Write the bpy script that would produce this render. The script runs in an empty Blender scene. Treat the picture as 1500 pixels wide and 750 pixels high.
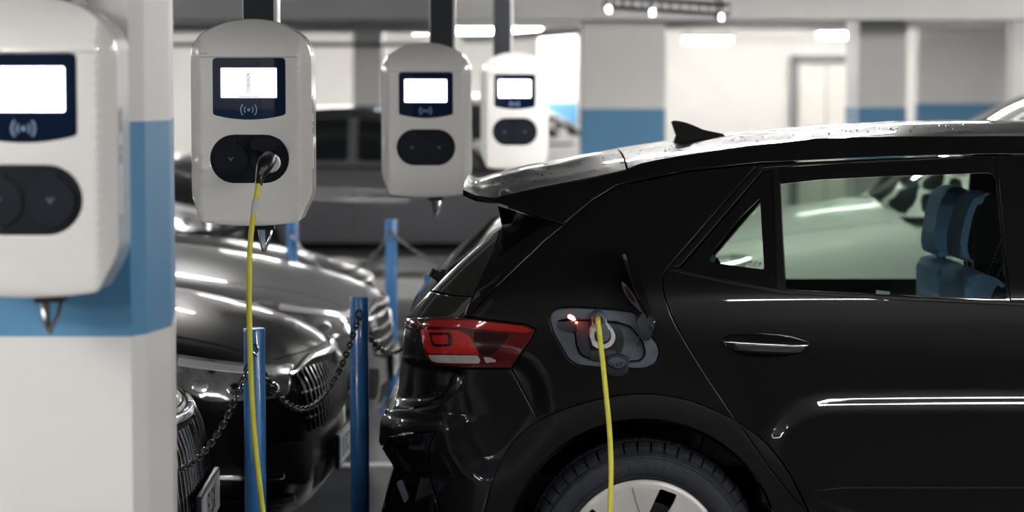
import bpy, bmesh, math, random
import numpy as np
from mathutils import Vector, Matrix, geometry
from mathutils.bvhtree import BVHTree

random.seed(4)
SC = bpy.context.scene
COL = SC.collection

# ---------------------------------------------------------------- camera
F = 3542.0                      # focal length in pixels of the 1500 px frame
TH = math.radians(3.96)         # downward tilt
CZ = 1.68                       # eye height
cd = bpy.data.cameras.new('camera')
cam = bpy.data.objects.new('camera', cd)
COL.objects.link(cam)
cam.location = (0, 0, CZ)
cam.rotation_euler = (math.pi/2-TH, 0, 0)
cd.sensor_width = 36.0
cd.lens = 36.0*F/1500.0
cd.clip_start = 0.1
cd.clip_end = 200
cd.dof.use_dof = True
cd.dof.focus_distance = 6.88
cd.dof.aperture_fstop = 2.6
SC.camera = cam

# ---------------------------------------------------------------- world, exposure
w = bpy.data.worlds.new('world')
SC.world = w
w.use_nodes = True
w.node_tree.nodes['Background'].inputs[0].default_value = (0.8, 0.88, 1.0, 1)
w.node_tree.nodes['Background'].inputs[1].default_value = 0.15
SC.view_settings.view_transform = 'Standard'
SC.view_settings.look = 'None'
SC.view_settings.gamma = 1.0
SC.view_settings.use_curve_mapping = False
SC.view_settings.exposure = 1.8
LAMP_E = 30.0                   # emission of the fluorescent tubes
# lamp list: x, y, z, length, rotated (False = tube runs along X)
LAMPS = [(-3.0, 3.4, 2.38, 1.5, 0), (1.75, 3.4, 2.38, 1.5, 0), (3.75, 3.4, 2.38, 1.5, 0), (5.75, 3.4, 2.38, 1.5, 0),
         (-4.6, 1.0, 2.38, 1.5, 0), (-2.4, 1.0, 2.38, 1.5, 0), (-2.4, -2.5, 2.38, 1.5, 0), (-4.6, -2.5, 2.38, 1.5, 0),
         (-5.0, 8.6, 2.38, 1.5, 0), (5.2, 8.2, 2.38, 1.5, 0),
         (-5.4, 12.6, 2.38, 1.5, 0), (-1.9, 12.9, 2.38, 1.2, 0), (1.0, 11.2, 2.38, 1.5, 0), (4.0, 11.2, 2.38, 1.5, 0),
         (-5.4, 17.6, 2.38, 1.5, 0), (2.5, 16.6, 2.38, 1.5, 0), (5.5, 17.0, 2.38, 1.5, 0),
         (-4.4, 25.5, 2.38, 1.5, 0), (-2.0, 27.5, 2.38, 1.5, 0), (-0.4, 28.5, 2.38, 1.5, 0),
         (2.60, 32.3, 2.335, 0.62, 0), (4.42, 32.3, 2.40, 0.66, 0), (6.9, 31.0, 2.38, 1.2, 0),
         (1.5, 24.5, 2.38, 1.2, 1), (6.6, 24.0, 2.38, 1.2, 1)]
LAMPS += [(x, 29.5, 2.462, 1.5, 0) for x in (-7.2, -4.8, -2.4, 0.2, 5.2)]  # added row, hidden behind the far beam to brighten the back wall

# ---------------------------------------------------------------- pixel geometry (measuring the photograph)
CT, ST = math.cos(TH), math.sin(TH)
def P(u, v, y):
    """world point at distance y on the sight line of photo pixel (u, v)"""
    dx = u-750.0; dy = 375.0-v
    Y = F*CT+dy*ST; Z = -F*ST+dy*CT
    return Vector((dx*y/Y, y, CZ+Z*y/Y))
def Pn(U, V, y):
    dx = U-750.0; dy = 375.0-V
    Y = F*CT+dy*ST; Z = -F*ST+dy*CT
    return dx*y/Y, CZ+Z*y/Y

# ---------------------------------------------------------------- materials
def inp(b, n, v):
    if n in b.inputs: b.inputs[n].default_value = v
def mat(name, col, rough=0.5, metal=0.0, coat=0.0, noise=0.0, nscale=20.0, spec=0.5, bump=0.0, bscale=200.0, emit=None, estr=0.0, coatr=0.03):
    m = bpy.data.materials.new(name); m.use_nodes = True
    nt = m.node_tree; b = nt.nodes['Principled BSDF']
    c = (col[0], col[1], col[2], 1)
    inp(b, 'Base Color', c); inp(b, 'Roughness', rough); inp(b, 'Metallic', metal)
    inp(b, 'Coat Weight', coat); inp(b, 'Coat Roughness', coatr); inp(b, 'Specular IOR Level', spec)
    if emit:
        inp(b, 'Emission Color', (emit[0], emit[1], emit[2], 1)); inp(b, 'Emission Strength', estr)
    tc = nt.nodes.new('ShaderNodeTexCoord')
    if noise > 0:
        n = nt.nodes.new('ShaderNodeTexNoise'); n.inputs['Scale'].default_value = nscale; n.inputs['Detail'].default_value = 5
        nt.links.new(tc.outputs['Object'], n.inputs['Vector'])
        r = nt.nodes.new('ShaderNodeMapRange'); r.inputs[1].default_value = 0.3; r.inputs[2].default_value = 0.7
        r.inputs[3].default_value = 1-noise; r.inputs[4].default_value = 1+noise
        nt.links.new(n.outputs['Fac'], r.inputs[0])
        x = nt.nodes.new('ShaderNodeVectorMath'); x.operation = 'SCALE'; x.inputs[0].default_value = col[:3]
        nt.links.new(r.outputs[0], x.inputs['Scale']); nt.links.new(x.outputs[0], b.inputs['Base Color'])
    if bump > 0:
        n = nt.nodes.new('ShaderNodeTexNoise'); n.inputs['Scale'].default_value = bscale; n.inputs['Detail'].default_value = 3
        nt.links.new(tc.outputs['Object'], n.inputs['Vector'])
        bp = nt.nodes.new('ShaderNodeBump'); bp.inputs['Strength'].default_value = bump; bp.inputs['Distance'].default_value = 0.002
        nt.links.new(n.outputs['Fac'], bp.inputs['Height']); nt.links.new(bp.outputs[0], b.inputs['Normal'])
    return m
def glass_mat(name, tint, refl=1.0):
    m = bpy.data.materials.new(name); m.use_nodes = True
    nt = m.node_tree
    for n in list(nt.nodes): nt.nodes.remove(n)
    out = nt.nodes.new('ShaderNodeOutputMaterial'); mix = nt.nodes.new('ShaderNodeMixShader')
    tr = nt.nodes.new('ShaderNodeBsdfTransparent'); tr.inputs[0].default_value = (*tint, 1)
    gl = nt.nodes.new('ShaderNodeBsdfGlossy'); gl.inputs['Roughness'].default_value = 0.01
    fr = nt.nodes.new('ShaderNodeFresnel'); fr.inputs[0].default_value = 1.45
    nt.links.new(fr.outputs[0], mix.inputs[0]); nt.links.new(tr.outputs[0], mix.inputs[1])
    nt.links.new(gl.outputs[0], mix.inputs[2]); nt.links.new(mix.outputs[0], out.inputs[0])
    return m
M = {}
M['paint'] = mat('black_car_paint', (0.006, 0.006, 0.0065), 0.35, 0.0, 0.6, 0.25, 900, spec=0.1, coatr=0.015)
M['gloss_black'] = mat('gloss_black', (0.004, 0.004, 0.004), 0.08, 0, 0.6)
M['cladding'] = mat('cladding_plastic', (0.006, 0.006, 0.0065), 0.38, 0, 0.0, 0.15, 60, spec=0.25, bump=0.25, bscale=900)
M['liner'] = mat('dark_liner', (0.003, 0.003, 0.003), 0.9)
M['rubber'] = mat('tyre_rubber', (0.024, 0.029, 0.038), 0.62, 0, 0, 0.25, 40, bump=0.4, bscale=300)
M['hubcap'] = mat('silver_hubcap', (0.72, 0.70, 0.67), 0.38, 0.15, 0.3, 0.03, 8)
M['metal_dark'] = mat('dark_metal', (0.05, 0.05, 0.055), 0.45, 0.7, noise=0.2)
M['chrome'] = mat('chrome', (0.75, 0.75, 0.76), 0.12, 1.0)
M['steel'] = mat('galvanised_steel', (0.30, 0.29, 0.28), 0.2, 1.0, noise=0.25, nscale=60)
M['glass'] = glass_mat('tinted_green_glass', (0.53, 0.61, 0.545))
M['rear_glass'] = mat('privacy_glass', (0.030, 0.030, 0.028), 0.06, 0, 1.0)
M['dark_glass'] = mat('dark_car_glass', (0.012, 0.016, 0.016), 0.04, 0, 1.0)
M['red_lens'] = mat('red_lens', (0.42, 0.012, 0.008), 0.12, 0, 1.0, emit=(1, 0.02, 0.01), estr=0.0)
M['red_bright'] = mat('bright_red_reflector', (0.60, 0.018, 0.012), 0.25, 0, 1.0, 0.15, 60)
M['red_dark'] = mat('dark_red_lens', (0.11, 0.007, 0.006), 0.12, 0, 1.0)
M['red_deep'] = mat('smoked_red_lens', (0.03, 0.005, 0.005), 0.1, 0, 1.0)
M['clear_lens'] = mat('clear_lens', (0.65, 0.62, 0.60), 0.25, 0.3, 1.0, 0.1, 60)
M['handle_grey'] = mat('handle_grey', (0.16, 0.16, 0.165), 0.2, 0.8)
M['led_red'] = mat('red_status_led', (1, 0.1, 0.05), 0.3, emit=(1, 0.10, 0.06), estr=14)
M['port'] = mat('port_plastic', (0.085, 0.105, 0.135), 0.42, bump=0.3, bscale=500, noise=0.2)
M['port_dark'] = mat('port_dark_plastic', (0.020, 0.025, 0.034), 0.4)
M['white_plastic'] = mat('white_plastic', (0.78, 0.76, 0.73), 0.35)
M['grey_plastic'] = mat('blue_grey_plastic', (0.13, 0.16, 0.20), 0.45)
M['black_plastic'] = mat('black_plastic', (0.010, 0.010, 0.012), 0.35)
M['cable'] = mat('yellow_cable', (0.95, 0.87, 0.11), 0.34, noise=0.06, nscale=30)
M['shell'] = mat('charger_shell', (0.83, 0.81, 0.78), 0.22, 0, 0.5, 0.015, 6)
M['shell_back'] = mat('charger_back', (0.10, 0.105, 0.115), 0.5)
M['panel_navy'] = mat('navy_display_glass', (0.002, 0.007, 0.022), 0.06, 0, 1.0, emit=(0.02, 0.16, 0.6), estr=0.003)
M['oval'] = mat('socket_plate', (0.006, 0.009, 0.015), 0.5, spec=0.15)
M['oval2'] = mat('socket_lid', (0.009, 0.012, 0.019), 0.5, spec=0.15, bump=0.15, bscale=500)
M['symbol'] = mat('symbol_print', (0.22, 0.34, 0.55), 0.4)
M['symbol_dark'] = mat('dark_print', (0.04, 0.06, 0.10), 0.5)
M['post'] = mat('navy_post', (0.005, 0.008, 0.014), 0.6, noise=0.1)
M['post_side'] = mat('pale_post_edge', (0.6, 0.6, 0.6), 0.4)
M['blue_post'] = mat('blue_painted_steel', (0.028, 0.17, 0.44), 0.3, 0, 0.3, 0.10, 14, bump=0.15, bscale=80)
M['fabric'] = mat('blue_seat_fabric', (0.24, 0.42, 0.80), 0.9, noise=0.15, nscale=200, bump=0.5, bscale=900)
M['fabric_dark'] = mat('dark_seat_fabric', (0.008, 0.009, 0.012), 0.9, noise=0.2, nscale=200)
M['trim_in'] = mat('interior_plastic', (0.010, 0.013, 0.017), 0.6)
M['thread'] = mat('seam_thread', (0.3, 0.32, 0.35), 0.7)
M['paper'] = mat('white_paper', (0.8, 0.8, 0.8), 0.6)
M['plate'] = mat('number_plate', (0.60, 0.61, 0.63), 0.4)
M['ink'] = mat('black_print', (0.01, 0.01, 0.012), 0.5)
M['duct'] = mat('duct_grey', (0.10, 0.11, 0.13), 0.5)
M['tray'] = mat('cable_tray_steel', (0.10, 0.105, 0.115), 0.35, 0.9)
M['pipe'] = mat('white_pipe', (0.75, 0.74, 0.72), 0.4)

# ---------------------------------------------------------------- object helpers
def props(o, label=None, cat=None, group=None, kind=None):
    if label: o['label'] = label
    if cat: o['category'] = cat
    if group: o['group'] = group
    if kind: o['kind'] = kind
    return o
def empty(name, loc, label, cat, group=None, rz=0.0):
    o = bpy.data.objects.new(name, None); COL.objects.link(o)
    o.location = loc; o.rotation_euler = (0, 0, rz); o.empty_display_size = 0.1
    return props(o, label, cat, group)
def mk(name, V, Fc, m, parent=None, org=None, smooth=True, nrm=None, label=None):
    me = bpy.data.meshes.new(name)
    if org is not None: V = [(v[0]-org[0], v[1]-org[1], v[2]-org[2]) for v in V]
    else: V = [tuple(v) for v in V]
    me.from_pydata(V, [], [tuple(f) for f in Fc]); me.update()
    me.materials.append(m)
    if smooth:
        me.polygons.foreach_set('use_smooth', [True]*len(me.polygons))
        if nrm is not None: me.normals_split_custom_set_from_vertices([tuple(n) for n in nrm])
    o = bpy.data.objects.new(name, me); COL.objects.link(o)
    if parent is not None: o.parent = parent
    if label: o['label'] = label
    return o
class MB:
    """collects shapes into one bmesh"""
    def __init__(s): s.b = bmesh.new()
    def box(s, c, size, bev=0.0, rot=None, seg=2):
        r = bmesh.ops.create_cube(s.b, size=1.0)
        vs = r['verts']
        mt = Matrix.Translation(Vector(c)) @ (rot.to_4x4() if rot is not None else Matrix.Identity(4)) @ Matrix.Diagonal((*size, 1))
        bmesh.ops.transform(s.b, matrix=mt, verts=vs)
        if bev > 0:
            es = list({e for v in vs for e in v.link_edges})
            bmesh.ops.bevel(s.b, geom=es, offset=bev, segments=seg, affect='EDGES', profile=0.5)
        return s
    def tube(s, pts, r, n=10, cap=True, closed=False):
        pts = [Vector(p) for p in pts]; N = len(pts); rings = []
        up = None
        for i, p in enumerate(pts):
            if closed: t = pts[(i+1) % N]-pts[i-1]
            else: t = pts[min(i+1, N-1)]-pts[max(i-1, 0)]
            t.normalize()
            if up is None:
                up = Vector((0, 0, 1)) if abs(t.z) < 0.9 else Vector((1, 0, 0))
            a = t.cross(up).normalized(); b_ = a.cross(t).normalized(); up = b_
            rr = r[i] if isinstance(r, (list, tuple)) else r
            rings.append([s.b.verts.new(p+(a*math.cos(2*math.pi*k/n)+b_*math.sin(2*math.pi*k/n))*rr) for k in range(n)])
        for i in range(N if closed else N-1):
            A, B = rings[i], rings[(i+1) % N]
            for k in range(n):
                s.b.faces.new((A[k], A[(k+1) % n], B[(k+1) % n], B[k]))
        if cap and not closed:
            s.b.faces.new(rings[0][::-1]); s.b.faces.new(rings[-1])
        return s
    def lathe(s, prof, c, axis='Y', n=64):
        """prof: list of (r, h) along axis; c centre"""
        rings = []
        for r, h in prof:
            ring = []
            for k in range(n):
                a = 2*math.pi*k/n
                if axis == 'Y': p = (c[0]+r*math.cos(a), c[1]+h, c[2]+r*math.sin(a))
                elif axis == 'Z': p = (c[0]+r*math.cos(a), c[1]+r*math.sin(a), c[2]+h)
                else: p = (c[0]+h, c[1]+r*math.cos(a), c[2]+r*math.sin(a))
                ring.append(s.b.verts.new(p))
            rings.append(ring)
        for A, B in zip(rings, rings[1:]):
            for k in range(n):
                s.b.faces.new((A[k], A[(k+1) % n], B[(k+1) % n], B[k]))
        return s
    def prism(s, poly, y0, y1, fn=None):
        """polygon in (x,z) extruded along y; fn maps the point afterwards"""
        f = fn or (lambda p: p)
        a = [s.b.verts.new(f(Vector((p[0], y0, p[1])))) for p in poly]
        b = [s.b.verts.new(f(Vector((p[0], y1, p[1])))) for p in poly]
        n = len(poly)
        s.b.faces.new(a); s.b.faces.new(b[::-1])
        for k in range(n): s.b.faces.new((a[k], b[k], b[(k+1) % n], a[(k+1) % n]))
        return s
    def build(s, name, m, parent=None, org=None, smooth=False, label=None, xf=None, angle=35):
        if xf is not None: bmesh.ops.transform(s.b, matrix=xf, verts=s.b.verts)
        if org is not None: bmesh.ops.translate(s.b, vec=-Vector(org), verts=s.b.verts)
        bmesh.ops.recalc_face_normals(s.b, faces=s.b.faces)
        if smooth:
            for f in s.b.faces: f.smooth = True
            for e in s.b.edges:
                if len(e.link_faces) == 2 and e.calc_face_angle(0) > math.radians(angle): e.smooth = False
        me = bpy.data.meshes.new(name); s.b.to_mesh(me); s.b.free(); me.materials.append(m)
        o = bpy.data.objects.new(name, me); COL.objects.link(o)
        if parent is not None: o.parent = parent
        if label: o['label'] = label
        return o
def link_copy(o, parent=None, mesh=None):
    c = o.copy(); COL.objects.link(c)
    if parent is not None: c.parent = parent
    return c
def copy_tree(o, parent=None):
    c = o.copy(); COL.objects.link(c); c.parent = parent
    for ch in list(o.children): copy_tree(ch, c)
    return c
def mirror_obj(o, yc_local, parent):
    me = o.data.copy()
    for v in me.vertices: v.co.y = 2*yc_local-v.co.y
    me.flip_normals()
    c = bpy.data.objects.new(o.name.split('.')[0], me); COL.objects.link(c); c.parent = parent
    if 'label' in o: c['label'] = o['label']
    return c

# ---------------------------------------------------------------- panels
def resample(poly, step, closed=True):
    out = []; n = len(poly)
    for i in range(n if closed else n-1):
        a = np.array(poly[i], float); b = np.array(poly[(i+1) % n], float)
        k = max(1, int(math.ceil(np.linalg.norm(b-a)/step)))
        for j in range(k): out.append(a+(b-a)*j/k)
    if not closed: out.append(np.array(poly[-1], float))
    return np.array(out)
def chaikin(poly, it=2, closed=True):
    p = [np.array(q, float) for q in poly]
    for _ in range(it):
        q = []
        n = len(p)
        if not closed: q.append(p[0])
        for i in range(n if closed else n-1):
            a, b = p[i], p[(i+1) % n]
            q += [a*0.75+b*0.25, a*0.25+b*0.75]
        if not closed: q.append(p[-1])
        p = q
    return [tuple(a) for a in p]
def rnd(poly, r, seg=3):
    """round the corners of a polygon by radius-like distance r"""
    out = []; n = len(poly)
    for i in range(n):
        p0 = np.array(poly[i-1], float); p = np.array(poly[i], float); p2 = np.array(poly[(i+1) % n], float)
        a = p0-p; b = p2-p; la, lb = np.linalg.norm(a), np.linalg.norm(b)
        d = min(r, la*0.45, lb*0.45)
        A = p+a/la*d; B = p+b/lb*d
        for k in range(seg+1):
            t = k/seg; out.append(tuple((1-t)**2*A+2*t*(1-t)*p+t*t*B))
    return out
def area(p):
    x, y = p[:, 0], p[:, 1]
    return 0.5*np.sum(x*np.roll(y, -1)-np.roll(x, -1)*y)
def inside(pts, poly):
    x, y = pts[:, 0], pts[:, 1]; c = np.zeros(len(pts), bool)
    n = len(poly); j = n-1
    for i in range(n):
        xi, yi = poly[i]; xj, yj = poly[j]
        if yi != yj:
            k = ((yi > y) != (yj > y)) & (x < (xj-xi)*(y-yi)/(yj-yi)+xi)
            c ^= k
        j = i
    return c
def distpoly(pts, poly):
    d = np.full(len(pts), 1e9); n = len(poly)
    for i in range(n):
        a = poly[i]; b = poly[(i+1) % n]; ab = b-a; L = ab@ab
        if L == 0: continue
        t = np.clip(((pts-a)@ab)/L, 0, 1)
        q = a+t[:, None]*ab
        d = np.minimum(d, np.hypot(pts[:, 0]-q[:, 0], pts[:, 1]-q[:, 1]))
    return d
def outn(ring):
    """outward normals of a counter-clockwise ring"""
    t = np.roll(ring, -1, 0)-np.roll(ring, 1, 0)
    t /= np.maximum(np.linalg.norm(t, axis=1), 1e-9)[:, None]
    return np.stack([t[:, 1], -t[:, 0]], 1)
def panel(name, outline, mapf, m, parent=None, org=None, holes=(), sp=8.0, gap=0.0, rollw=None, rolld=0.002, depth=0.012, inward=(0, 1, 0), label=None, bsp=None, kind=None, xdir=1):
    """a sheet over a 2D outline, mapped to 3D by mapf(N x 2) -> (points, normals); rolled edge and skirt"""
    inward = np.array(inward, float); bsp = bsp or sp*0.7
    rollw = sp*0.2 if rollw is None else rollw
    rings = []
    for k, pl in enumerate([outline]+list(holes)):
        r = resample(pl, bsp)
        a = area(r)
        if a < 0: r = r[::-1]
        n = outn(r)
        if k > 0: n = -n                       # points away from the material
        r0 = r-n*gap; r1 = r0-n*rollw
        rings.append((r0, r1, n))
    lo = rings[0][1].min(0); hi = rings[0][1].max(0)
    gx = np.arange(lo[0]+sp*0.5, hi[0], sp); gy = np.arange(lo[1]+sp*0.5, hi[1], sp*0.87)
    g = np.array([(x+(0.5*sp if j % 2 else 0), y) for j, y in enumerate(gy) for x in gx])
    if len(g):
        k = inside(g, rings[0][1])
        for (_, r1, _) in rings[1:]: k &= ~inside(g, r1)
        g = g[k]
    for (_, r1, _) in rings:
        if len(g): g = g[distpoly(g, r1) > sp*0.45]
    pts = []; edges = []
    for (_, r1, _) in rings:
        b0 = len(pts); n = len(r1); pts += [tuple(q) for q in r1]
        edges += [(b0+i, b0+(i+1) % n) for i in range(n)]
    nb = len(pts)
    if len(g): pts += [tuple(q) for q in g]
    res = geometry.delaunay_2d_cdt([Vector(p) for p in pts], edges, [], 0, 1e-6)
    V2 = np.array([(v.x, v.y) for v in res[0]]); T = np.array([f for f in res[2]], int)
    cen = V2[T].mean(1)
    k = inside(cen, rings[0][1])
    for (_, r1, _) in rings[1:]: k &= ~inside(cen, r1)
    T = T[k]
    pos, nr = mapf(V2)
    # orientation
    t0 = pos[T]; fn = np.cross(t0[:, 1]-t0[:, 0], t0[:, 2]-t0[:, 0])
    flip = (fn*nr[T[:, 0]]).sum() < 0
    if flip: T = T[:, ::-1]
    V = [tuple(p) for p in pos]; N = [tuple(p) for p in nr]; Fc = [tuple(t) for t in T]
    # skirts
    for (r0, r1, n2) in rings:
        p1, n1 = mapf(r1); p0, n0 = mapf(r0)
        # outward direction in 3D
        eps = 1e-3*max(1.0, sp)
        q, _ = mapf(r0+n2*eps); o3 = q-p0; o3 /= np.maximum(np.linalg.norm(o3, axis=1), 1e-9)[:, None]
        A = p1; B = p0+inward*rolld; C_ = p0+inward*depth
        nB = n0+o3*0.9; nB /= np.linalg.norm(nB, axis=1)[:, None]
        n = len(r0); b = len(V)
        V += [tuple(x) for x in A]+[tuple(x) for x in B]+[tuple(x) for x in B]+[tuple(x) for x in C_]
        N += [tuple(x) for x in n1]+[tuple(x) for x in nB]+[tuple(x) for x in o3]+[tuple(x) for x in o3]
        jj = np.roll(np.arange(n), -1)
        sgn = (np.cross(B[jj]-B, C_-B)*o3).sum() > 0
        for i in range(n):
            j = (i+1) % n
            q1 = (b+i, b+j, b+n+j, b+n+i); q2 = (b+2*n+i, b+2*n+j, b+3*n+j, b+3*n+i)
            if not sgn: q1 = q1[::-1]; q2 = q2[::-1]
            Fc.append(q1); Fc.append(q2)
    o = mk(name, V, Fc, m, parent, org, True, N, label)
    if kind: o['kind'] = kind
    return o
def text_obj(name, s, size, m, parent, mtx, extrude=0.0004, label=None, align='CENTER', spacing=1.0):
    cu = bpy.data.curves.new(name, 'FONT'); cu.body = s; cu.size = size; cu.extrude = extrude
    cu.align_x = align; cu.align_y = 'CENTER'; cu.resolution_u = 3; cu.space_character = spacing
    t = bpy.data.objects.new(name, cu)
    me = bpy.data.meshes.new_from_object(t)
    bpy.data.objects.remove(t); bpy.data.curves.remove(cu)
    me.materials.append(m); me.transform(mtx)
    o = bpy.data.objects.new(name, me); COL.objects.link(o); o.parent = parent
    if label: o['label'] = label
    return o
# ================================================================ THE SETTING
def wall_mat(name, base, blue, z0, z1, rough=0.55):
    """painted concrete with one blue band between heights z0 and z1"""
    m = mat(name, base, rough, bump=0.25, bscale=25)
    nt = m.node_tree; b = nt.nodes['Principled BSDF']
    g = nt.nodes.new('ShaderNodeNewGeometry'); s = nt.nodes.new('ShaderNodeSeparateXYZ')
    nt.links.new(g.outputs['Position'], s.inputs[0])
    a = nt.nodes.new('ShaderNodeMath'); a.operation = 'GREATER_THAN'; a.inputs[1].default_value = z0
    c = nt.nodes.new('ShaderNodeMath'); c.operation = 'LESS_THAN'; c.inputs[1].default_value = z1
    d = nt.nodes.new('ShaderNodeMath'); d.operation = 'MULTIPLY'
    nt.links.new(s.outputs[2], a.inputs[0]); nt.links.new(s.outputs[2], c.inputs[0])
    nt.links.new(a.outputs[0], d.inputs[0]); nt.links.new(c.outputs[0], d.inputs[1])
    n = nt.nodes.new('ShaderNodeTexNoise'); n.inputs['Scale'].default_value = 3; n.inputs['Detail'].default_value = 6
    nt.links.new(g.outputs['Position'], n.inputs['Vector'])
    r = nt.nodes.new('ShaderNodeMapRange'); r.inputs[3].default_value = 0.93; r.inputs[4].default_value = 1.05
    nt.links.new(n.outputs['Fac'], r.inputs[0])
    mx = nt.nodes.new('ShaderNodeMix'); mx.data_type = 'RGBA'
    mx.inputs[6].default_value = (*base, 1); mx.inputs[7].default_value = (*blue, 1)
    nt.links.new(d.outputs[0], mx.inputs[0])
    v = nt.nodes.new('ShaderNodeVectorMath'); v.operation = 'SCALE'
    nt.links.new(mx.outputs[2], v.inputs[0]); nt.links.new(r.outputs[0], v.inputs['Scale'])
    nt.links.new(v.outputs[0], b.inputs['Base Color'])
    return m
BLUE = (0.10, 0.29, 0.50)
zt = P(200, 178, 5.0).z; zb = P(200, 493, 5.0).z
M['pillar'] = wall_mat('pillar_paint', (0.82, 0.81, 0.79), BLUE, zb, zt)
M['wall'] = wall_mat('wall_paint', (0.80, 0.79, 0.76), BLUE, 0.9, 1.51)
M['wall_plain'] = wall_mat('plain_wall_paint', (0.82, 0.80, 0.76), BLUE, 9.0, 9.1)
M['ceiling'] = mat('dimmed_ceiling', (0.36, 0.36, 0.37), 0.8, noise=0.06, nscale=2)  # near and left ceiling toned down in the colour, dims the hood reflections
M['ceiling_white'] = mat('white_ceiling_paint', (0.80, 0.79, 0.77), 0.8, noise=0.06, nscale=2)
M['dark_wall'] = mat('rear_wall_concrete', (0.05, 0.05, 0.055), 0.8, noise=0.1, nscale=2)
M['line'] = mat('white_floor_paint', (0.62, 0.62, 0.6), 0.5, noise=0.2, nscale=30)
M['kerb'] = mat('painted_kerb', (0.72, 0.72, 0.70), 0.6, noise=0.1)
M['door'] = mat('pale_door', (0.78, 0.75, 0.69), 0.5)
M['door_frame'] = mat('grey_door_frame', (0.22, 0.22, 0.23), 0.5)
M['floor'] = mat('garage_floor', (0.055, 0.058, 0.064), 0.28, noise=0.22, nscale=3, bump=0.15, bscale=60)
M['housing'] = mat('lamp_housing', (0.6, 0.6, 0.6), 0.4)
M['tube'] = mat('lamp_tube', (1, 1, 1), 0.5, emit=(1.0, 0.98, 0.95), estr=LAMP_E)

X0, X1, YB, YF, ZC = -9.0, 11.0, 34.0, -7.0, 2.5
def structure(name, mb, m):
    o = mb.build(name, m); o['kind'] = 'structure'; return o
structure('floor', MB().box(((X0+X1)/2, (YB+YF)/2, -0.05), (X1-X0, YB-YF, 0.1)), M['floor'])
structure('ceiling', MB().box(((X0+X1)/2, (18+YF)/2, ZC+0.05), (X1-X0, 18-YF, 0.1)), M['ceiling'])
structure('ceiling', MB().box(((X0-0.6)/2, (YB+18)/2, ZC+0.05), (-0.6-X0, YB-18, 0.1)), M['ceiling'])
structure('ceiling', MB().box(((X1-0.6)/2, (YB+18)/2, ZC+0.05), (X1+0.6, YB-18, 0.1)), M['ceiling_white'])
structure('wall_back', MB().box(((X0+X1)/2, YB+0.1, 1.25), (X1-X0, 0.2, 2.5)), M['wall_plain'])
structure('wall_front', MB().box(((X0+X1)/2, YF-0.1, 1.25), (X1-X0, 0.2, 2.5)), M['dark_wall'])
structure('wall_left', MB().box((X0-0.1, (YB+YF)/2, 1.25), (0.2, YB-YF, 2.5)), M['wall'])
structure('wall_right', MB().box((X1+0.1, (YB+YF)/2, 1.25), (0.2, YB-YF, 2.5)), M['wall'])
k = 1
for y, zb_ in ((9.9, 2.30), (20.0, 2.24), (27.0, 2.35)):
    structure('trim_%d' % k, MB().box(((X0-0.6)/2, y, (zb_+ZC)/2), (-0.6-X0-0.01, 0.5, ZC-zb_)), M['ceiling']); k += 1  # left half of each beam takes the dimmed ceiling colour
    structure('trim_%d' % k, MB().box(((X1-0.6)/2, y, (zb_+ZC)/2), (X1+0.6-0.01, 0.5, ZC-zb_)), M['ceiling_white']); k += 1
# near pillar, eight-sided
a = P(190, 300, 5.0); b_ = P(213, 300, 5.05); c_ = P(249.5, 300, 5.22)
foot = [(-1.45, 5.0), (a.x, 5.0), (b_.x, 5.05), (c_.x, 5.22), (c_.x-0.055, 5.68), (-0.90, 5.72), (-1.45, 5.72)]
mb = MB(); lo = [mb.b.verts.new((x, y, 0)) for x, y in foot]; hi = [mb.b.verts.new((x, y, ZC)) for x, y in foot]
n = len(foot)
for i in range(n): mb.b.faces.new((lo[i], lo[(i+1) % n], hi[(i+1) % n], hi[i]))
mb.b.faces.new(hi); mb.b.faces.new(lo[::-1])
o = mb.build('pillar', M['pillar']); props(o, kind='structure')
def pillar(u0, u1, y, d, us=None):
    xa = P(u0, 130, y).x; xb = P(u1, 130, y).x
    structure('pillar', MB().box(((xa+xb)/2, y+d/2, ZC/2), (xb-xa, d, ZC), 0.015), M['wall'])
pillar(852, 975, 20.4, 0.55)
pillar(1258, 1328, 22.0, 0.9)
pillar(517, 560, 24.6, 0.5)
pillar(790, 846, 30.0, 0.5)
pillar(1482, 1512, 25.0, 0.3)
# wall standing right of the second pillar, and the far door
xa = P(1345, 130, 27.5).x
structure('wall_side', MB().box(((xa+X1)/2, 27.6, ZC/2), (X1-xa, 0.2, ZC)), M['wall'])
xa, xb = P(1160, 130, 33.9).x, P(1256, 130, 33.9).x
r = structure('door_1', MB().box(((xa+xb)/2, 33.93, 1.02), (xb-xa-0.16, 0.06, 2.0), 0.01), M['door'])
r2 = MB().box((xa+0.04, 33.92, 1.06), (0.10, 0.14, 2.12), 0.01).box((xb-0.04, 33.92, 1.06), (0.10, 0.14, 2.12), 0.01).box(((xa+xb)/2, 33.92, 2.10), (xb-xa, 0.14, 0.10), 0.01).build('door_frame', M['door_frame'], r)
MB().box((xa+0.24, 33.88, 1.05), (0.14, 0.04, 0.03), 0.01).build('door_handle', M['metal_dark'], r)
MB().box(((xa+xb)/2+0.02, 33.895, 1.02), (0.015, 0.01, 1.98)).build('door_leaf_joint', M['door_frame'], r)
# floor markings and the kerb
for i, (y, xa, xb, wd) in enumerate(((10.72, -3.2, 1.2, 0.12), (13.1, -4.2, 1.2, 0.12), (16.6, -4.2, 1.2, 0.12), (8.0, -6.0, -1.4, 0.12), (4.6, -0.5, 5.0, 0.12))):
    structure('trim_%d' % (k+i), MB().box(((xa+xb)/2, y, 0.002), (xb-xa, wd, 0.004)), M['line'])
k += 5
structure('trim_%d' % k, MB().box((-1.0, 19.3, 0.08), (5.5, 0.25, 0.17), 0.02), M['kerb']); k += 1
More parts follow.
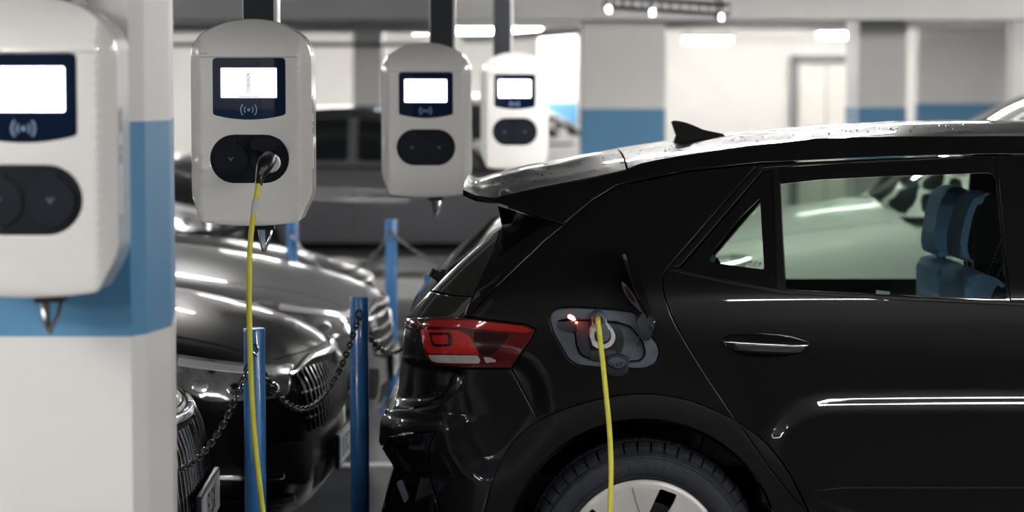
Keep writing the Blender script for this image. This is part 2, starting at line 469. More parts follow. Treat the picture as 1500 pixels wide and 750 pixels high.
# ceiling pipes and duct, the cable tray
def pipe(name, pts, r, m, label, cat, group=None):
    o = MB().tube(pts, r, 12).build(name, m, smooth=True); return props(o, label, cat, group)
pipe('ceiling_pipe', [(-6, 24.0, 2.285), (-0.55, 24.0, 2.285)], 0.055, M['pipe'], 'thick white pipe running level under the ceiling between the two left charger posts', 'pipe')
pipe('ceiling_pipe', [(-6, 24.3, 2.12), (-0.9, 24.3, 2.12)], 0.022, M['duct'], 'thin grey pipe just below the thick white ceiling pipe', 'pipe')
pipe('ceiling_pipe', [(-0.5, 26.0, 2.20), (2.2, 22.9, 2.36)], 0.045, M['pipe'], 'white pipe slanting away above the fourth charger', 'pipe')
o = MB().box((-1.95, 22.5, 2.455), (1.0, 0.3, 0.06), 0.01).build('air_duct', M['duct']); props(o, 'flat dark grey duct under the ceiling right of the nearest charger post', 'duct')
ty = 14.6
tx0, tx1 = P(884, 10, ty).x, P(1066, 10, ty).x
tz = P(975, 10, ty).z
tray = empty('cable_tray', ((tx0+tx1)/2, ty, tz), 'dark wire cable tray with clamps hanging above the hatchback roof', 'cable tray')
oc = tray.location
for dy, dz in ((-0.15, 0.0), (0.15, 0.0), (-0.15, 0.06), (0.15, 0.06)):
    MB().tube([(tx0, ty+dy, tz+dz), (tx1, ty+dy, tz+dz-0.05)], 0.007, 6).build('rail', M['tray'], tray, oc)
mbt = MB()
N = 14
for i in range(N):
    t = i/(N-1); x = tx0+(tx1-tx0)*t; z = tz-0.05*t
    r = MB().tube([(x, ty-0.15, z+0.06), (x, ty-0.15, z), (x, ty+0.15, z), (x, ty+0.15, z+0.06)], 0.005, 5).build('rung', M['tray'], tray, oc)
for t in (0.03, 0.38, 0.93):
    x = tx0+(tx1-tx0)*t; z = tz-0.05*t
    MB().tube([(x, ty-0.15, z-0.03), (x, ty-0.15, ZC)], 0.009, 6).build('drop_rod', M['tray'], tray, oc)
    MB().tube([(x, ty+0.15, z-0.03), (x, ty+0.15, ZC)], 0.009, 6).build('drop_rod', M['tray'], tray, oc)
    MB().box((x, ty-0.15, z-0.02), (0.035, 0.035, 0.05), 0.006).build('clamp', M['chrome'], tray, oc)
# fluorescent lamps
def lamp(x, y, z, L, rot, label, group):
    e = empty('ceiling_lamp', (x, y, z), label, 'lamp', group, math.pi/2 if rot else 0)
    MB().box((0, 0, 0.035), (L+0.06, 0.13, 0.05), 0.012).build('lamp_housing', M['housing'], e)
    MB().tube([(-L/2, 0, -0.012), (L/2, 0, -0.012)], 0.038, 10).build('lamp_tube', M['tube'], e, smooth=True)
    MB().tube([(-L*0.4, 0, 0.06), (-L*0.4, 0, ZC-z)], 0.006, 6).build('suspension_rod', M['metal_dark'], e)
    MB().tube([(L*0.4, 0, 0.06), (L*0.4, 0, ZC-z)], 0.006, 6).build('suspension_rod', M['metal_dark'], e)
for (x, y, z, L, r) in LAMPS:
    if (x, y) == (-2.0, 27.5): lab = 'glowing tube lamp between the sharp charger and the second navy post'; g = None
    elif (x, y) == (-0.4, 28.5): lab = 'glowing tube lamp passing behind the two right hand navy posts'; g = None
    elif (x, y) == (1.5, 24.5): lab = 'tube lamp above the widest blue banded pillar, seen end on'; g = None
    elif y == 32.3: lab = 'glowing tube lamp left of the far grey door frame' if x < 3 else 'glowing tube lamp above the far door beside the pillar'; g = None
    else: lab = 'long white fluorescent tube lamp hanging under the garage ceiling'; g = 'fluorescent lamps over the parking bays'  # the added back wall row shares this label
    lamp(x, y, z, L, r, lab, g)

# ================================================================ CHARGERS
def charger_map(seg):
    """front height field of the shell: x, z -> y (front plane y = -0.19)"""
    def d(x, z):
        ax = np.abs(x)
        f = np.clip((ax-0.138)/0.034, 0, 1); y = 0.052*f**1.25
        t = np.clip((z-0.478)/0.112, 0, 1); y = y+0.10*t**2.0
        b = np.clip((0.022-z)/0.03, 0, 1); y = y+0.012*b**2
        return -0.19+y+0.004*(ax/0.14)**2
    def f(p):
        x, z = p[:, 0], p[:, 1]; y = d(x, z); e = 1e-4
        dx = (d(x+e, z)-d(x-e, z))/(2*e); dz = (d(x, z+e)-d(x, z-e))/(2*e)
        n = np.stack([dx, -np.ones_like(dx), dz], 1); n /= np.linalg.norm(n, axis=1)[:, None]
        return np.stack([x, y, z], 1), n
    return f
CH = charger_map(0)
def lifted(fn, h):
    def g(p):
        a, n = fn(p); return a+n*h, n
    return g
def arc(x0, x1, zf, n=12): return [(x0+(x1-x0)*i/n, zf(x0+(x1-x0)*i/n)) for i in range(n+1)]
topz = lambda x: 0.590-0.047*(abs(x)/0.143)**2.3
botz = lambda x: 0.012*(abs(x)/0.143)**2
def make_charger(label, open_socket=False, glare=0.0):
    e = empty('wall_charger', (0, 0, 0), label, 'charger', 'white car chargers hanging from navy posts')
    outl = arc(-0.140, 0.140, botz)+[(0.172, 0.085)]+[(0.172, 0.50)]+arc(0.150, -0.150, topz)[0:]+[(-0.172, 0.50), (-0.172, 0.085)]
    outl = rnd(outl, 0.018, 3)
    gl = rnd([(-0.103, 0.476), (0.103, 0.476), (0.103, 0.318)]+arc(0.095, -0.095, lambda x: 0.302+0.012*(x/0.095)**2, 8)+[(-0.103, 0.318)], 0.010, 2)
    ov = [(0.112-0.0685+0.0685*math.cos(t)-0.0, 0.191+0.0685*math.sin(t)) for t in np.linspace(-math.pi/2, math.pi/2, 15)]
    ov += [(-0.112+0.0685+0.0685*math.cos(t), 0.191+0.0685*math.sin(t)) for t in np.linspace(math.pi/2, 3*math.pi/2, 15)]
    panel('shell', outl, CH, M['shell'], e, holes=[gl, ov], sp=0.012, bsp=0.008, rollw=0.0035, rolld=0.004, depth=0.155, inward=(0, 1, 0))
    bk = [(x*0.99, z*0.985+0.003) for x, z in outl]
    MB().prism(bk, -0.06, 0.0).build('back_case', M['shell_back'], e)
    # seam between hood and front
    mbs = MB().box((0, -0.1895, 0.4785), (0.276, 0.003, 0.0012))
    mbs.build('hood_seam', M['shell_back'], e)
    d = panel('display', gl, lifted(CH, -0.003), M['panel_navy'], e, sp=0.03, bsp=0.01, rollw=0.001, rolld=0.001, depth=0.004)
    y = -0.1885
    sc = rnd([(-0.080, 0.363), (0.0795, 0.363), (0.0795, 0.449), (-0.080, 0.449)], 0.003, 2)
    MB().prism(sc, y-0.0012, y+0.001).build('screen', M['screen_text'] if open_socket else M['screen'], d, label='lit white screen')
    R = Matrix.Rotation(math.pi/2, 4, 'X')
    def arcsym(r, side, wd=0.0035):
        pts = []
        a0 = math.radians(42)
        o = [(side*(r+wd/2)*math.cos(t), (r+wd/2)*math.sin(t)) for t in np.linspace(-a0, a0, 9)]
        i = [(side*(r-wd/2)*math.cos(t), (r-wd/2)*math.sin(t)) for t in np.linspace(a0, -a0, 9)]
        return [(p[0]-0.001, p[1]+0.330) for p in o+i]
    mbz = MB()
    for r in (0.0125, 0.0225):
        for s in (-1, 1): mbz.prism(arcsym(r, s), y-0.0006, y+0.0006)
    mbz.prism([(0.0045*math.cos(t)-0.001, 0.0045*math.sin(t)+0.330) for t in np.linspace(0, 2*math.pi, 13)[:-1]], y-0.0006, y+0.0006)
    mbz.build('contactless_symbol', M['symbol'], d)
    if open_socket:
        def tx(s, size, x, z, m, rot=0, al='CENTER'):
            text_obj('lettering', s, size, m, d, Matrix.Translation((x, y-0.0014, z)) @ R @ Matrix.Rotation(rot, 4, 'Z'), 0.0001, align=al)
        tx('TOBIERZR', 0.0118, -0.001, 0.4065, M['ink'], math.pi/2)
        tx('RFID-Karte vorhalten', 0.0062, 0.0, 0.3665, M['symbol_dark'])
        tx('01 /EVSE/7003', 0.0045, -0.077, 0.4452, M['symbol'], al='LEFT'); tx('02-02-2021', 0.0045, 0.074, 0.4452, M['symbol'], al='RIGHT')
        tx('16:22', 0.0040, -0.077, 0.4380, M['symbol'], al='LEFT')
        text_obj('lettering', 'alfen', 0.008, M['symbol_dark'], d, Matrix.Translation((-0.048, y-0.0006, 0.4655)) @ R, 0.0001)
        text_obj('lettering', 'ICU ACE', 0.0055, M['symbol_dark'], e, Matrix.Translation((-0.128, -0.1925, 0.488)) @ R, 0.0004)
    p = panel('socket_plate', ov, lifted(CH, -0.003), M['oval'], e, sp=0.03, bsp=0.008, rollw=0.002, rolld=0.002, depth=0.006)
    for sx in (-0.052, 0.050):
        if sx > 0 and open_socket:
            MB().lathe([(0.0, -0.002), (0.030, -0.002), (0.032, -0.006), (0.045, -0.006), (0.047, -0.002), (0.047, 0.004)], (sx, -0.188, 0.188), n=40).build('socket', M['oval2'], p, smooth=True)
            continue
        lid = [(sx+0.0475*math.cos(t), 0.188+0.0475*math.sin(t)) for t in np.linspace(math.radians(110), math.radians(430), 40)]
        lid += [(sx+0.0165, 0.241), (sx+0.014, 0.2445), (sx-0.014, 0.2445), (sx-0.0165, 0.241)]
        lp = MB().prism(lid, -0.1925, -0.187).build('socket_lid', M['oval2'], p)
        v = [(sx-0.008, 0.196), (sx, 0.184), (sx+0.008, 0.196), (sx+0.004, 0.196), (sx, 0.190), (sx-0.004, 0.196)]
        MB().prism(v, -0.1932, -0.192).build('lid_mark', M['oval'], lp) if False else None
        MB().prism(v, -0.1932, -0.192).build('lid_mark', M['grey_plastic'], p)
    # hook for the cable
    MB().box((0.035, -0.12, -0.006), (0.058, 0.05, 0.014), 0.003).build('hook_base', M['black_plastic'], e)
    MB().tube([(0.018, -0.13, -0.008), (0.024, -0.135, -0.045), (0.032, -0.145, -0.072), (0.037, -0.15, -0.073), (0.041, -0.14, -0.060), (0.050, -0.125, -0.040), (0.056, -0.12, -0.010)], 0.0042, 8).build('cable_hook', M['chrome'], e, smooth=True)
    MB().prism([(0.021, -0.010), (0.037, -0.010), (0.040, -0.074), (0.032, -0.072)], -0.142, -0.138).build('hook_blade', M['chrome'], e)
    # side grille label strip
    MB().box((0.1722, -0.10, 0.26), (0.002, 0.022, 0.20), 0.0008).build('side_strip', M['post_side'], e)
    for z, h in ((0.345, 0.05), (0.29, 0.012), (0.27, 0.02)):
        MB().box((0.1736, -0.10, z), (0.001, 0.010, h)).build('side_marking', M['ink'], e)
    return e
M['screen'] = mat('lit_screen', (1, 1, 1), 0.3, emit=(0.93, 0.98, 1.0), estr=1.6)
M['screen_text'] = mat('lit_text_screen', (0.6, 0.6, 0.6), 0.3, emit=(0.90, 0.96, 1.0), estr=0.29)
def post(e, dx, base):
    """navy post the charger hangs from"""
    z0 = 0.46; z1 = ZC-base[2]
    MB().box((dx, 0.055, (z0+z1)/2), (0.102, 0.10, z1-z0), 0.004).build('mounting_post', M['post_side'], e)
    MB().box((dx-0.003, 0.003, (z0+z1)/2), (0.086, 0.012, z1-z0), 0.002).build('post_cover', M['post'], e)
spots = [(38, 437, 4.69, 0.02, 'blurred nearest white charger overlapping the banded pillar at the left edge'),
         (366, 331.5, 6.85, 0.012, 'sharp white charger with the yellow cable plugged into its right socket'),
         (624, 289.5, 9.20, 0.058, 'white charger with closed sockets, second from the pillar, above the spoiler'),
         (754, 249, 12.1, -0.060, 'farthest and smallest white charger in the row of four')]
protoA = None
for i, (u, v, y, dx, lab) in enumerate(spots):
    b = P(u, v, y); loc = (b.x, y+0.19, b.z)
    if i == 1: e = make_charger(lab, True); charger = e
    elif protoA is None: e = protoA = make_charger(lab)
    else:
        e = copy_tree(protoA); e['label'] = lab
        for ch in list(e.children):
            if ch.name.startswith('mounting_post') or ch.name.startswith('post_cover'): bpy.data.objects.remove(ch)
    e.location = loc
    post(e, dx, loc)

# ================================================================ BOLLARDS AND CHAINS
def make_bollard(h, label):
    e = empty('bollard', (0, 0, 0), label, 'bollard', 'blue chain bollards')
    MB().lathe([(0.031, 0.0), (0.031, h-0.004), (0.029, h), (0.0, h+0.001)], (0, 0, 0), 'Z', 28).build('bollard_tube', M['blue_post'], e, smooth=True)
    MB().lathe([(0.0, 0.009), (0.065, 0.009), (0.068, 0.006), (0.068, 0.0)], (0, 0, 0), 'Z', 28).build('base_plate', M['blue_post'], e, smooth=True)
    MB().lathe([(0.009, -0.0335), (0.009, -0.028), (0.0, -0.028)], (0.002, 0, h-0.045), 'Y', 14).build('eyelet', M['ink'], e)
    pts = [(0.002+0.012*math.sin(t), -0.036, h-0.055+0.015*math.cos(t)) for t in np.linspace(0, 2*math.pi, 13)[:-1]]
    MB().tube(pts, 0.0028, 6, closed=True).build('shackle', M['steel'], e, smooth=True)
    return e
bol = [(372.5, 481, 6.85, 'blue bollard below the sharp charger, right behind the hanging yellow cable'),
       (526, 435, 7.90, 'blue bollard between the black car nose and the hatchback rear bumper'),
       (633, 401, 8.85, 'blue bollard mostly hidden behind the hatchback rear window wiper'),
       (573, 322, 12.56, 'blurred blue bollard standing farther back left of the hatchback'),
       (428, 325, 12.50, 'blurred blue bollard seen just under the right corner of the sharp charger'),
       (0, 0, 5.80, 'blue bollard hidden behind the banded pillar')]
BP = []; pb = None
for (u, v, y, lab) in bol:
    if u: q = P(u, v, y); x, h = q.x, q.z
    else: x, h = -1.0, 1.0
    if pb is None: e = pb = make_bollard(1.0, lab)
    else: e = copy_tree(pb); e['label'] = lab
    e.location = (x, y, 0); e.scale = (1, 1, h); BP.append(Vector((x, y, h)))
mbl = MB()
pts = [(0.0072*math.cos(t), 0, 0.0072*math.sin(t)+(0.0080 if math.sin(t) > 0 else -0.0080)) for t in np.linspace(0, 2*math.pi, 11)[:-1]]
mbl.tube(pts, 0.0033, 6, closed=True)
link0 = mbl.build('link', M['steel'], None, smooth=True); linkme = link0.data; bpy.data.objects.remove(link0)
def chain(A, B, sag, label, pitch=0.0235):
    e = empty('chain', tuple((A+B)/2-Vector((0, 0, sag))), label, 'chain', 'steel chains between the blue bollards')
    f = lambda t: A+(B-A)*t-Vector((0, 0, 4*sag*t*(1-t)))
    S = [f(i/400) for i in range(401)]
    L = [0.0]
    for i in range(400): L.append(L[-1]+(S[i+1]-S[i]).length)
    n = int(L[-1]/pitch); j = 0
    for i in range(n):
        s = (i+0.5)*L[-1]/n
        while L[j+1] < s: j += 1
        p = S[j].lerp(S[j+1], (s-L[j])/(L[j+1]-L[j])); t = (S[min(j+3, 400)]-S[max(j-2, 0)]).normalized()
        o = bpy.data.objects.new('link', linkme); COL.objects.link(o); o.parent = e
        q = t.to_track_quat('Z', 'Y') @ Matrix.Rotation((math.pi/2 if i % 2 else 0)+0.5, 3, 'Z').to_quaternion()
        o.rotation_mode = 'QUATERNION'; o.rotation_quaternion = q; o.location = p-Vector(e.location)
dz = Vector((0, -0.036, -0.065))
chain(BP[5]+dz, BP[0]+dz, 0.25, 'steel chain hanging left of the nearest blue bollard in front of a number plate')
chain(BP[0]+dz, BP[1]+dz, 0.225, 'steel chain sagging between the two nearest blue bollards before the black car grille')
chain(BP[1]+dz, BP[2]+dz, 0.165, 'steel chain running from the second bollard to behind the hatchback bumper')
chain(BP[4]+dz, BP[3]+dz, 0.20, 'blurred chain hanging left of the far blue bollard')
chain(BP[3]+dz, Vector((0.25, 12.6, 0.94)), 0.20, 'blurred chain hanging right of the far blue bollard')
# ================================================================ THE BLACK HATCHBACK
YN, YC = 7.06, 7.96             # near side plane, centre plane of the car
WC = P(942, 815, 7.16)          # wheel centre
_zt = np.linspace(-0.2, 2.2, 2401)
_w = np.interp(_zt, [-0.2, 0.15, 0.30, 0.50, 0.76, 0.95, 1.085, 1.30, 1.56, 2.2], [0.10, 0.045, 0.012, 0.0, 0.0, 0.003, 0.009, 0.103, 0.228, 0.60])
_k = np.exp(-0.5*(np.arange(-90, 91)/20.0)**2); _k /= _k.sum()
_w = np.convolve(np.pad(_w, 90, mode='edge'), _k, 'valid')
_sil = [(330, 735), (340, 722), (357, 701), (388, 665), (405, 648), (428, 624), (467, 592), (495, 588.5), (523, 587.5), (568, 582), (594, 578), (603, 562), (618, 555.5), (647, 553.5), (667, 563), (684, 573), (721, 563), (750, 555), (850, 560), (950, 600)]
_sz = []; _sx = []
for v_, u_ in _sil:
    q = P(u_, v_, 7.33); _sz.append(q.z); _sx.append(q.x)
_sz = [2.2, 1.50]+_sz; _sx = [1.2, 0.22]+_sx
_xs = np.interp(_zt, _sz[::-1], _sx[::-1])
_k2 = np.exp(-0.5*(np.arange(-30, 31)/6.0)**2); _k2 /= _k2.sum()
_xs = np.convolve(np.pad(_xs, 30, mode='edge'), _k2, 'valid')
def wpoly(px, y=7.12, it=2):
    return np.array([(P(u, v, y).x, P(u, v, y).z) for u, v in chaikin(px, it)])
REG = [(wpoly([(540, 536), (676, 538), (676, 556), (656, 582), (622, 598), (540, 602)]), 0.034, 0.016),
       (wpoly([(1225, 584), (1600, 582), (2200, 582), (2200, 700), (1500, 760), (1260, 770), (1160, 720), (1120, 655), (1150, 606), (1180, 590)]), -0.0152, 0.040),
       (wpoly([(650, 520), (662, 600), (674, 655), (702, 690), (742, 678), (775, 640), (800, 600), (775, 520)]), 0.022, 0.045)]
def sdin(X, Z, poly):
    pts = np.stack([X, Z], 1); d = distpoly(pts, poly); s = inside(pts, poly)
    return np.where(s, d, -d)
def S0(x, z, corner=True):
    w = np.interp(z, _zt, _w)
    zc = 0.978-0.055*np.clip(x, 0, 3)-0.006*np.clip(x-0.6, 0, 3)
    t = (z-zc)*90
    w = w+0.075*np.where(t > 20, t, np.log1p(np.exp(np.clip(t, -30, 20))))/90
    w = w+0.045*np.clip(z-1.0, 0, 0.6)                       # keep the total tumblehome
    r = np.clip(0.5-x, 0, 2); w = w+0.05*r*r
    g = np.clip(1.0-x, 0, 2); w = w+0.10*g*g*np.clip(z-1.02, 0, 1)
    f = np.clip(x-2.4, 0, 2); w = w+0.10*f*f
    rr = np.hypot(x-WC.x, z-WC.z); w = w-0.005*np.exp(-((rr-0.47)/0.07)**2)
    for poly, amp, wd in REG:
        lo = poly.min(0)-wd; hi = poly.max(0)+wd
        k = (x > lo[0]) & (x < hi[0]) & (z > lo[1]) & (z < hi[1])
        if k.any():
            s = np.clip(sdin(x[k], z[k], poly)/wd*0.5+0.5, 0, 1)
            w = w.copy(); w[k] += amp*s*s*(3-2*s)
    if corner:
        xs = np.interp(z, _zt, _xs)
        c = np.interp(z, [0.2, 0.70, 0.80, 1.06, 1.3], [0.34, 0.32, 0.26, 0.24, 0.20])
        t = np.clip((xs+c-x)/c, 0, 0.985)
        w = w+0.27*(1-np.sqrt(1-t**2.2))
    return YN+w
def carmap(lift=0.0, corner=True, lifty=0.0):
    def f(p):
        U, V = p[:, 0], p[:, 1]
        y = np.full(len(U), YN+0.05)
        for i in range(26):
            x, z = Pn(U, V, y)
            y = y+(S0(x, z, corner)-y)*(0.8 if i < 12 else 0.5)
        x, z = Pn(U, V, y); e = 1.5e-3
        dx = (S0(x+e, z, corner)-S0(x-e, z, corner))/(2*e); dz = (S0(x, z+e, corner)-S0(x, z-e, corner))/(2*e)
        n = np.stack([dx, -np.ones_like(dx), dz], 1); n /= np.linalg.norm(n, axis=1)[:, None]
        pos = np.stack([x, y, z], 1)+n*lift
        pos[:, 1] += lifty
        return pos, n
    return f
CO = (WC.x+1.38, YC, 0.0)
car = empty('hatchback', CO, 'black hatchback with its charge flap open and a yellow cable plugged in', 'car')
CM = carmap()
def cp(name, poly, m, lift=0.0, corner=True, parent=None, **kw):
    return panel(name, poly, carmap(lift, corner), m, parent or car, CO, **kw)

# outlines in the photo's pixels, on the curved side surface
port = rnd([(805, 466), (808, 456), (819, 451), (840, 450), (896, 453), (928, 457), (942, 470), (953, 493), (965, 508), (966, 520), (960, 534), (944, 540), (877, 538), (845, 535), (833, 526), (817, 499), (809, 484)], 5, 2)
arch_out = [(700, 800), (712, 742), (724, 700), (740, 666), (758, 641), (789, 616.5), (832, 598), (887, 583), (936, 577.4), (985, 581.4), (1031, 595), (1080, 618), (1123, 650), (1154, 690), (1179, 740), (1192, 800)]
def spl2(p, k=4):
    p = [np.array(q, float) for q in p]; o = []
    for i in range(len(p)-1):
        a = p[max(i-1, 0)]; b = p[i]; c = p[i+1]; d = p[min(i+2, len(p)-1)]
        for j in range(k):
            t = j/k; o.append(tuple(0.5*(2*b+(c-a)*t+(2*a-5*b+4*c-d)*t*t+(3*b-a-3*c+d)*t**3)))
    o.append(tuple(p[-1])); return o
arch_out[-2:] = [(1179, 738), (1202, 792)]
AO = spl2(arch_out)
def aseg(ua, ub):
    s_ = [p for p in AO if min(ua, ub)-0.5 <= p[0] <= max(ua, ub)+0.5]
    return s_ if ua < ub else s_[::-1]
def circ(r, a0, a1, n=28): return [(942+r*math.cos(math.radians(a0+(a1-a0)*i/n)), 815-r*math.sin(math.radians(a0+(a1-a0)*i/n))) for i in range(n+1)]
arch_in = circ(202, 4, 176)       # right to left over the top
opening = rnd([(1117, 247), (1133, 245.5), (1300, 237), (1456, 230), (1463, 260), (1480, 443), (1300, 434), (1145, 426), (1060, 410), (986, 393)], 3, 2)
seam_q = [(1111, 240), (977, 393.6), (970, 407), (972, 429), (987, 470), (1007, 506), (1028, 540), (1080, 618)]
quarter = [(686, 463), (729, 420), (801, 351), (826, 329), (867, 296), (903, 273), (1000, 252.5), (1111, 240)]+rnd([(1111, 240), (977, 393.6), (970, 407), (972, 429), (987, 470), (1007, 506), (1028, 540), (1080, 618)], 8, 2)[3:-3]+aseg(1080, 789)+[(749, 540.5), (778, 497), (785.5, 483.5), (771.5, 475.5), (700, 466)]
cp('quarter_panel', quarter, M['paint'], holes=[port], sp=7, gap=0.7, rollw=1.3, rolld=0.003, depth=0.014)
door = [(1111, 240)]+rnd([(1111, 240), (977, 393.6), (970, 407), (972, 429), (987, 470), (1007, 506), (1028, 540), (1080, 618)], 8, 2)[3:-3]+aseg(1080, 1202)+[(1225, 850), (1512, 872), (1512, 227), (1455, 227.5), (1300, 231)]
rear_door = cp('rear_door', door, M['paint'], holes=[opening], sp=7, gap=0.7, rollw=1.3, rolld=0.003, depth=0.014)
# cladding round the wheel, split by the door seam
ai = arch_in
cl_l = [p for p in arch_out if p[0] < 1085]+[p for p in ai if p[0] < 1118]
cl_r = [p for p in arch_out if p[0] >= 1075]+[(1150, 800)]+[p for p in ai if p[0] >= 1116 and p[1] < 800][0:]
cp('arch_cladding', [(700, 800)]+aseg(712, 1080)+[(1126, 684), (1160, 726), (1187, 757), (1225, 812), (1145, 812)]+ai+[(738, 800)], M['cladding'], lift=0.007, sp=10, gap=0.4, rollw=1.2, rolld=0.003, depth=0.05)
cp('arch_cladding', aseg(1080, 1202)+[(1187, 757), (1160, 726), (1126, 684)], M['cladding'], lift=0.007, sp=8, gap=0.9, rollw=1.2, rolld=0.003, depth=0.05)
sill = [(1145, 815), (1200, 800), (1225, 850), (1512, 872), (2090, 860), (2090, 905), (1160, 905)]
cp('sill_cladding', sill, M['cladding'], lift=0.004, sp=14, gap=0.5)
# roof frame over the doors, D pillar, spoiler end
frame = [(918, 249), (941, 238.5), (1000, 228), (1086, 216), (1192, 203.5), (1300, 200), (1500, 199), (1740, 204), (1740, 226), (1512, 226), (1455, 226), (1300, 230), (1111, 238.5), (1000, 251), (903, 271.5), (868, 294), (827, 328)]
cp('roof_side_frame', frame, M['gloss_black'], sp=8, gap=0.4, rollw=1.0)
cp('rear_pillar_trim', rnd([(728, 300), (826, 330.5), (801, 350), (729, 419), (686, 463), (680, 463), (699, 421), (724, 366), (730, 350), (734, 332), (731, 312)], 2, 2), M['gloss_black'], sp=7, gap=0.5, rollw=1.0)
cp('spoiler_end', [(679, 279), (688, 287.5), (724, 298), (732, 298.5), (825, 328.5), (868, 293), (917, 258), (917, 250), (868, 261), (816, 271), (764, 282), (724, 292), (696, 288)], M['gloss_black'], corner=False, sp=7, gap=0.4, rollw=0.8)
# tailgate: glass, lower trim, painted part
cp('rear_window', [(733, 336), (720, 345), (701, 359), (665, 391), (648, 408), (632, 425), (660, 432), (692, 433.5), (699, 421), (724, 366)], M['rear_glass'], sp=5, gap=0.5, rollw=0.8, depth=0.02)
cp('tailgate_trim', [(629, 427), (612, 446), (596, 463), (594, 466), (680, 464), (691, 435), (660, 434)], M['rear_glass'], sp=5, gap=0.4, rollw=0.8)
cp('tailgate', [(593, 477), (589.5, 494), (588.5, 523), (583, 568), (579, 595), (600, 598), (625, 592), (646, 578), (660, 560), (668, 541), (636, 537), (624, 525), (612, 486), (597, 481)], M['paint'], sp=4, gap=0.5, rollw=0.9, depth=0.02)
# taillight
tl = cp('taillight', rnd([(613, 484), (625, 466), (680, 466), (771, 476.5), (785, 483.5), (778, 497), (748, 539), (672, 539), (636, 535.5), (625, 525)], 2, 2), M['red_dark'], lift=0.003, sp=7, gap=0.5, rollw=1.2, depth=0.03)
tlp = cp('tailgate_light', [(592, 467), (623.5, 466), (612.5, 482.5), (597, 480), (594, 476)], M['red_dark'], lift=0.002, sp=5, gap=0.4, rollw=0.8)
def tlx(name, poly, m, r=2, lift=0.0038, holes=()):
    return cp(name, rnd(poly, r, 2), m, lift=lift, parent=tl, sp=6, rollw=0.5, rolld=0.0005, depth=0.002, holes=holes)
tlx('upper_reflector', [(622, 472), (636, 469), (700, 470), (766, 478.5), (779, 484), (772, 488), (680, 481), (640, 479), (619, 478)], M['red_lens'])
tlx('brake_lens', [(617, 483), (672, 484), (688, 492), (702, 519), (629, 518), (620, 503)], M['red_bright'], holes=[rnd([(628, 487), (662, 487), (663, 508), (635, 508)], 4, 2)])
tlx('brake_frame', [(628, 487), (662, 487), (663, 508), (635, 508)], M['red_deep'], 4)
tlx('brake_core', [(632, 491), (657, 491), (658, 504), (638, 504)], M['red_bright'], 3, 0.0045)
tlx('smoked_lens', [(684, 484), (748, 489), (738, 502), (722, 520), (704, 520), (692, 494)], M['red_deep'])
tlx('side_lens', [(752, 489), (778, 489), (772, 499), (747, 536), (712, 536), (716, 527), (724, 521)], M['red_dark'])
tlx('reversing_lens', [(628, 520), (700, 520), (704, 527), (702, 532), (642, 531), (634, 529)], M['clear_lens'])
tlx('indicator_lens', [(708, 522), (733, 525), (728, 532), (712, 531)], M['clear_lens'], 2)
# bumper
cp('rear_bumper', [(669, 541.5), (749, 541.5)]+aseg(789, 700)+[(690, 850), (655, 850), (648, 760), (630, 700), (628, 656), (638, 632), (600, 634), (570, 638), (558, 655), (554.5, 647), (556.5, 618), (565, 600), (600, 600), (626, 594), (648, 580), (661, 562)], M['paint'], sp=5, gap=0.6, rollw=1.0, rolld=0.003, depth=0.02)
cp('bumper_insert', [(570, 639), (600, 635), (637, 633), (627, 656), (629, 700), (647, 760), (653, 850), (575, 850), (557, 752), (565, 721), (576, 684), (565, 667), (559, 657)], M['gloss_black'], sp=6, gap=0.6, rollw=1.0, depth=0.02)
cp('bumper_reflector', rnd([(582, 708), (590, 703), (600, 730), (594, 738)], 3, 2), M['grey_plastic'], lift=0.004, sp=4, rollw=0.6)
# dark shell behind the gaps
liner_out = [(690, 466), (729, 424), (829, 332), (905, 276), (1000, 256), (1111, 243), (1455, 231), (1509, 231), (1505, 868), (1210, 845), (1145, 800)]+[p for p in ai][1:-1]+[(735, 800), (660, 840), (600, 700), (600, 600), (600, 560), (600, 480)]
op2 = [(1112, 243), (1456, 226), (1485, 446), (1145, 430), (1060, 414), (980, 396)]
pt2 = [((p[0]-886)*1.02+886, (p[1]-495)*1.03+495) for p in port]
cp('inner_shell', liner_out, M['liner'], lift=-0.016, holes=[opening, port], sp=16, depth=0.004)

# windows of the rear door
qh = rnd([(1113.5, 290), (1119.5, 393.5), (1052, 384.5), (1040, 382), (1047, 365), (1085, 318)], 3, 3)
cp('quarter_window_frame', [(1119, 250), (1132.5, 248), (1138, 421), (1100, 415), (1060, 407), (997, 392.5)], M['gloss_black'], lift=-0.006, parent=rear_door, holes=[qh], sp=9, gap=0.3, rollw=0.8, depth=0.006)
cp('quarter_glass', qh, M['glass'], lift=-0.008, parent=rear_door, sp=14, depth=0.003, rollw=0.3)
cp('window_trim', [(1112.5, 243), (1119, 249), (1056, 322), (995, 392), (984, 391), (1046, 320)], M['cladding'], lift=0.001, parent=rear_door, sp=6, gap=0.2, rollw=2.2, rolld=0.003)
cp('window_divider', [(1132, 247), (1141.6, 246.5), (1151, 425), (1138, 423.5)], M['cladding'], lift=-0.001, parent=rear_door, sp=5, rollw=1.5, rolld=0.003)
gh = rnd([(1142.5, 268.5), (1200, 262), (1300, 257), (1400, 254), (1452, 252), (1460, 262), (1476, 439), (1300, 431), (1151.5, 423.5)], 4, 3)
cp('window_header', [(1142, 244), (1300, 234), (1458, 227), (1480, 441), (1474, 441), (1300, 433), (1152, 425.5)], M['gloss_black'], lift=-0.006, parent=rear_door, holes=[gh], sp=9, rollw=0.5, depth=0.006)
cp('side_glass', gh, M['glass'], lift=-0.009, parent=rear_door, sp=20, depth=0.003, rollw=0.3)
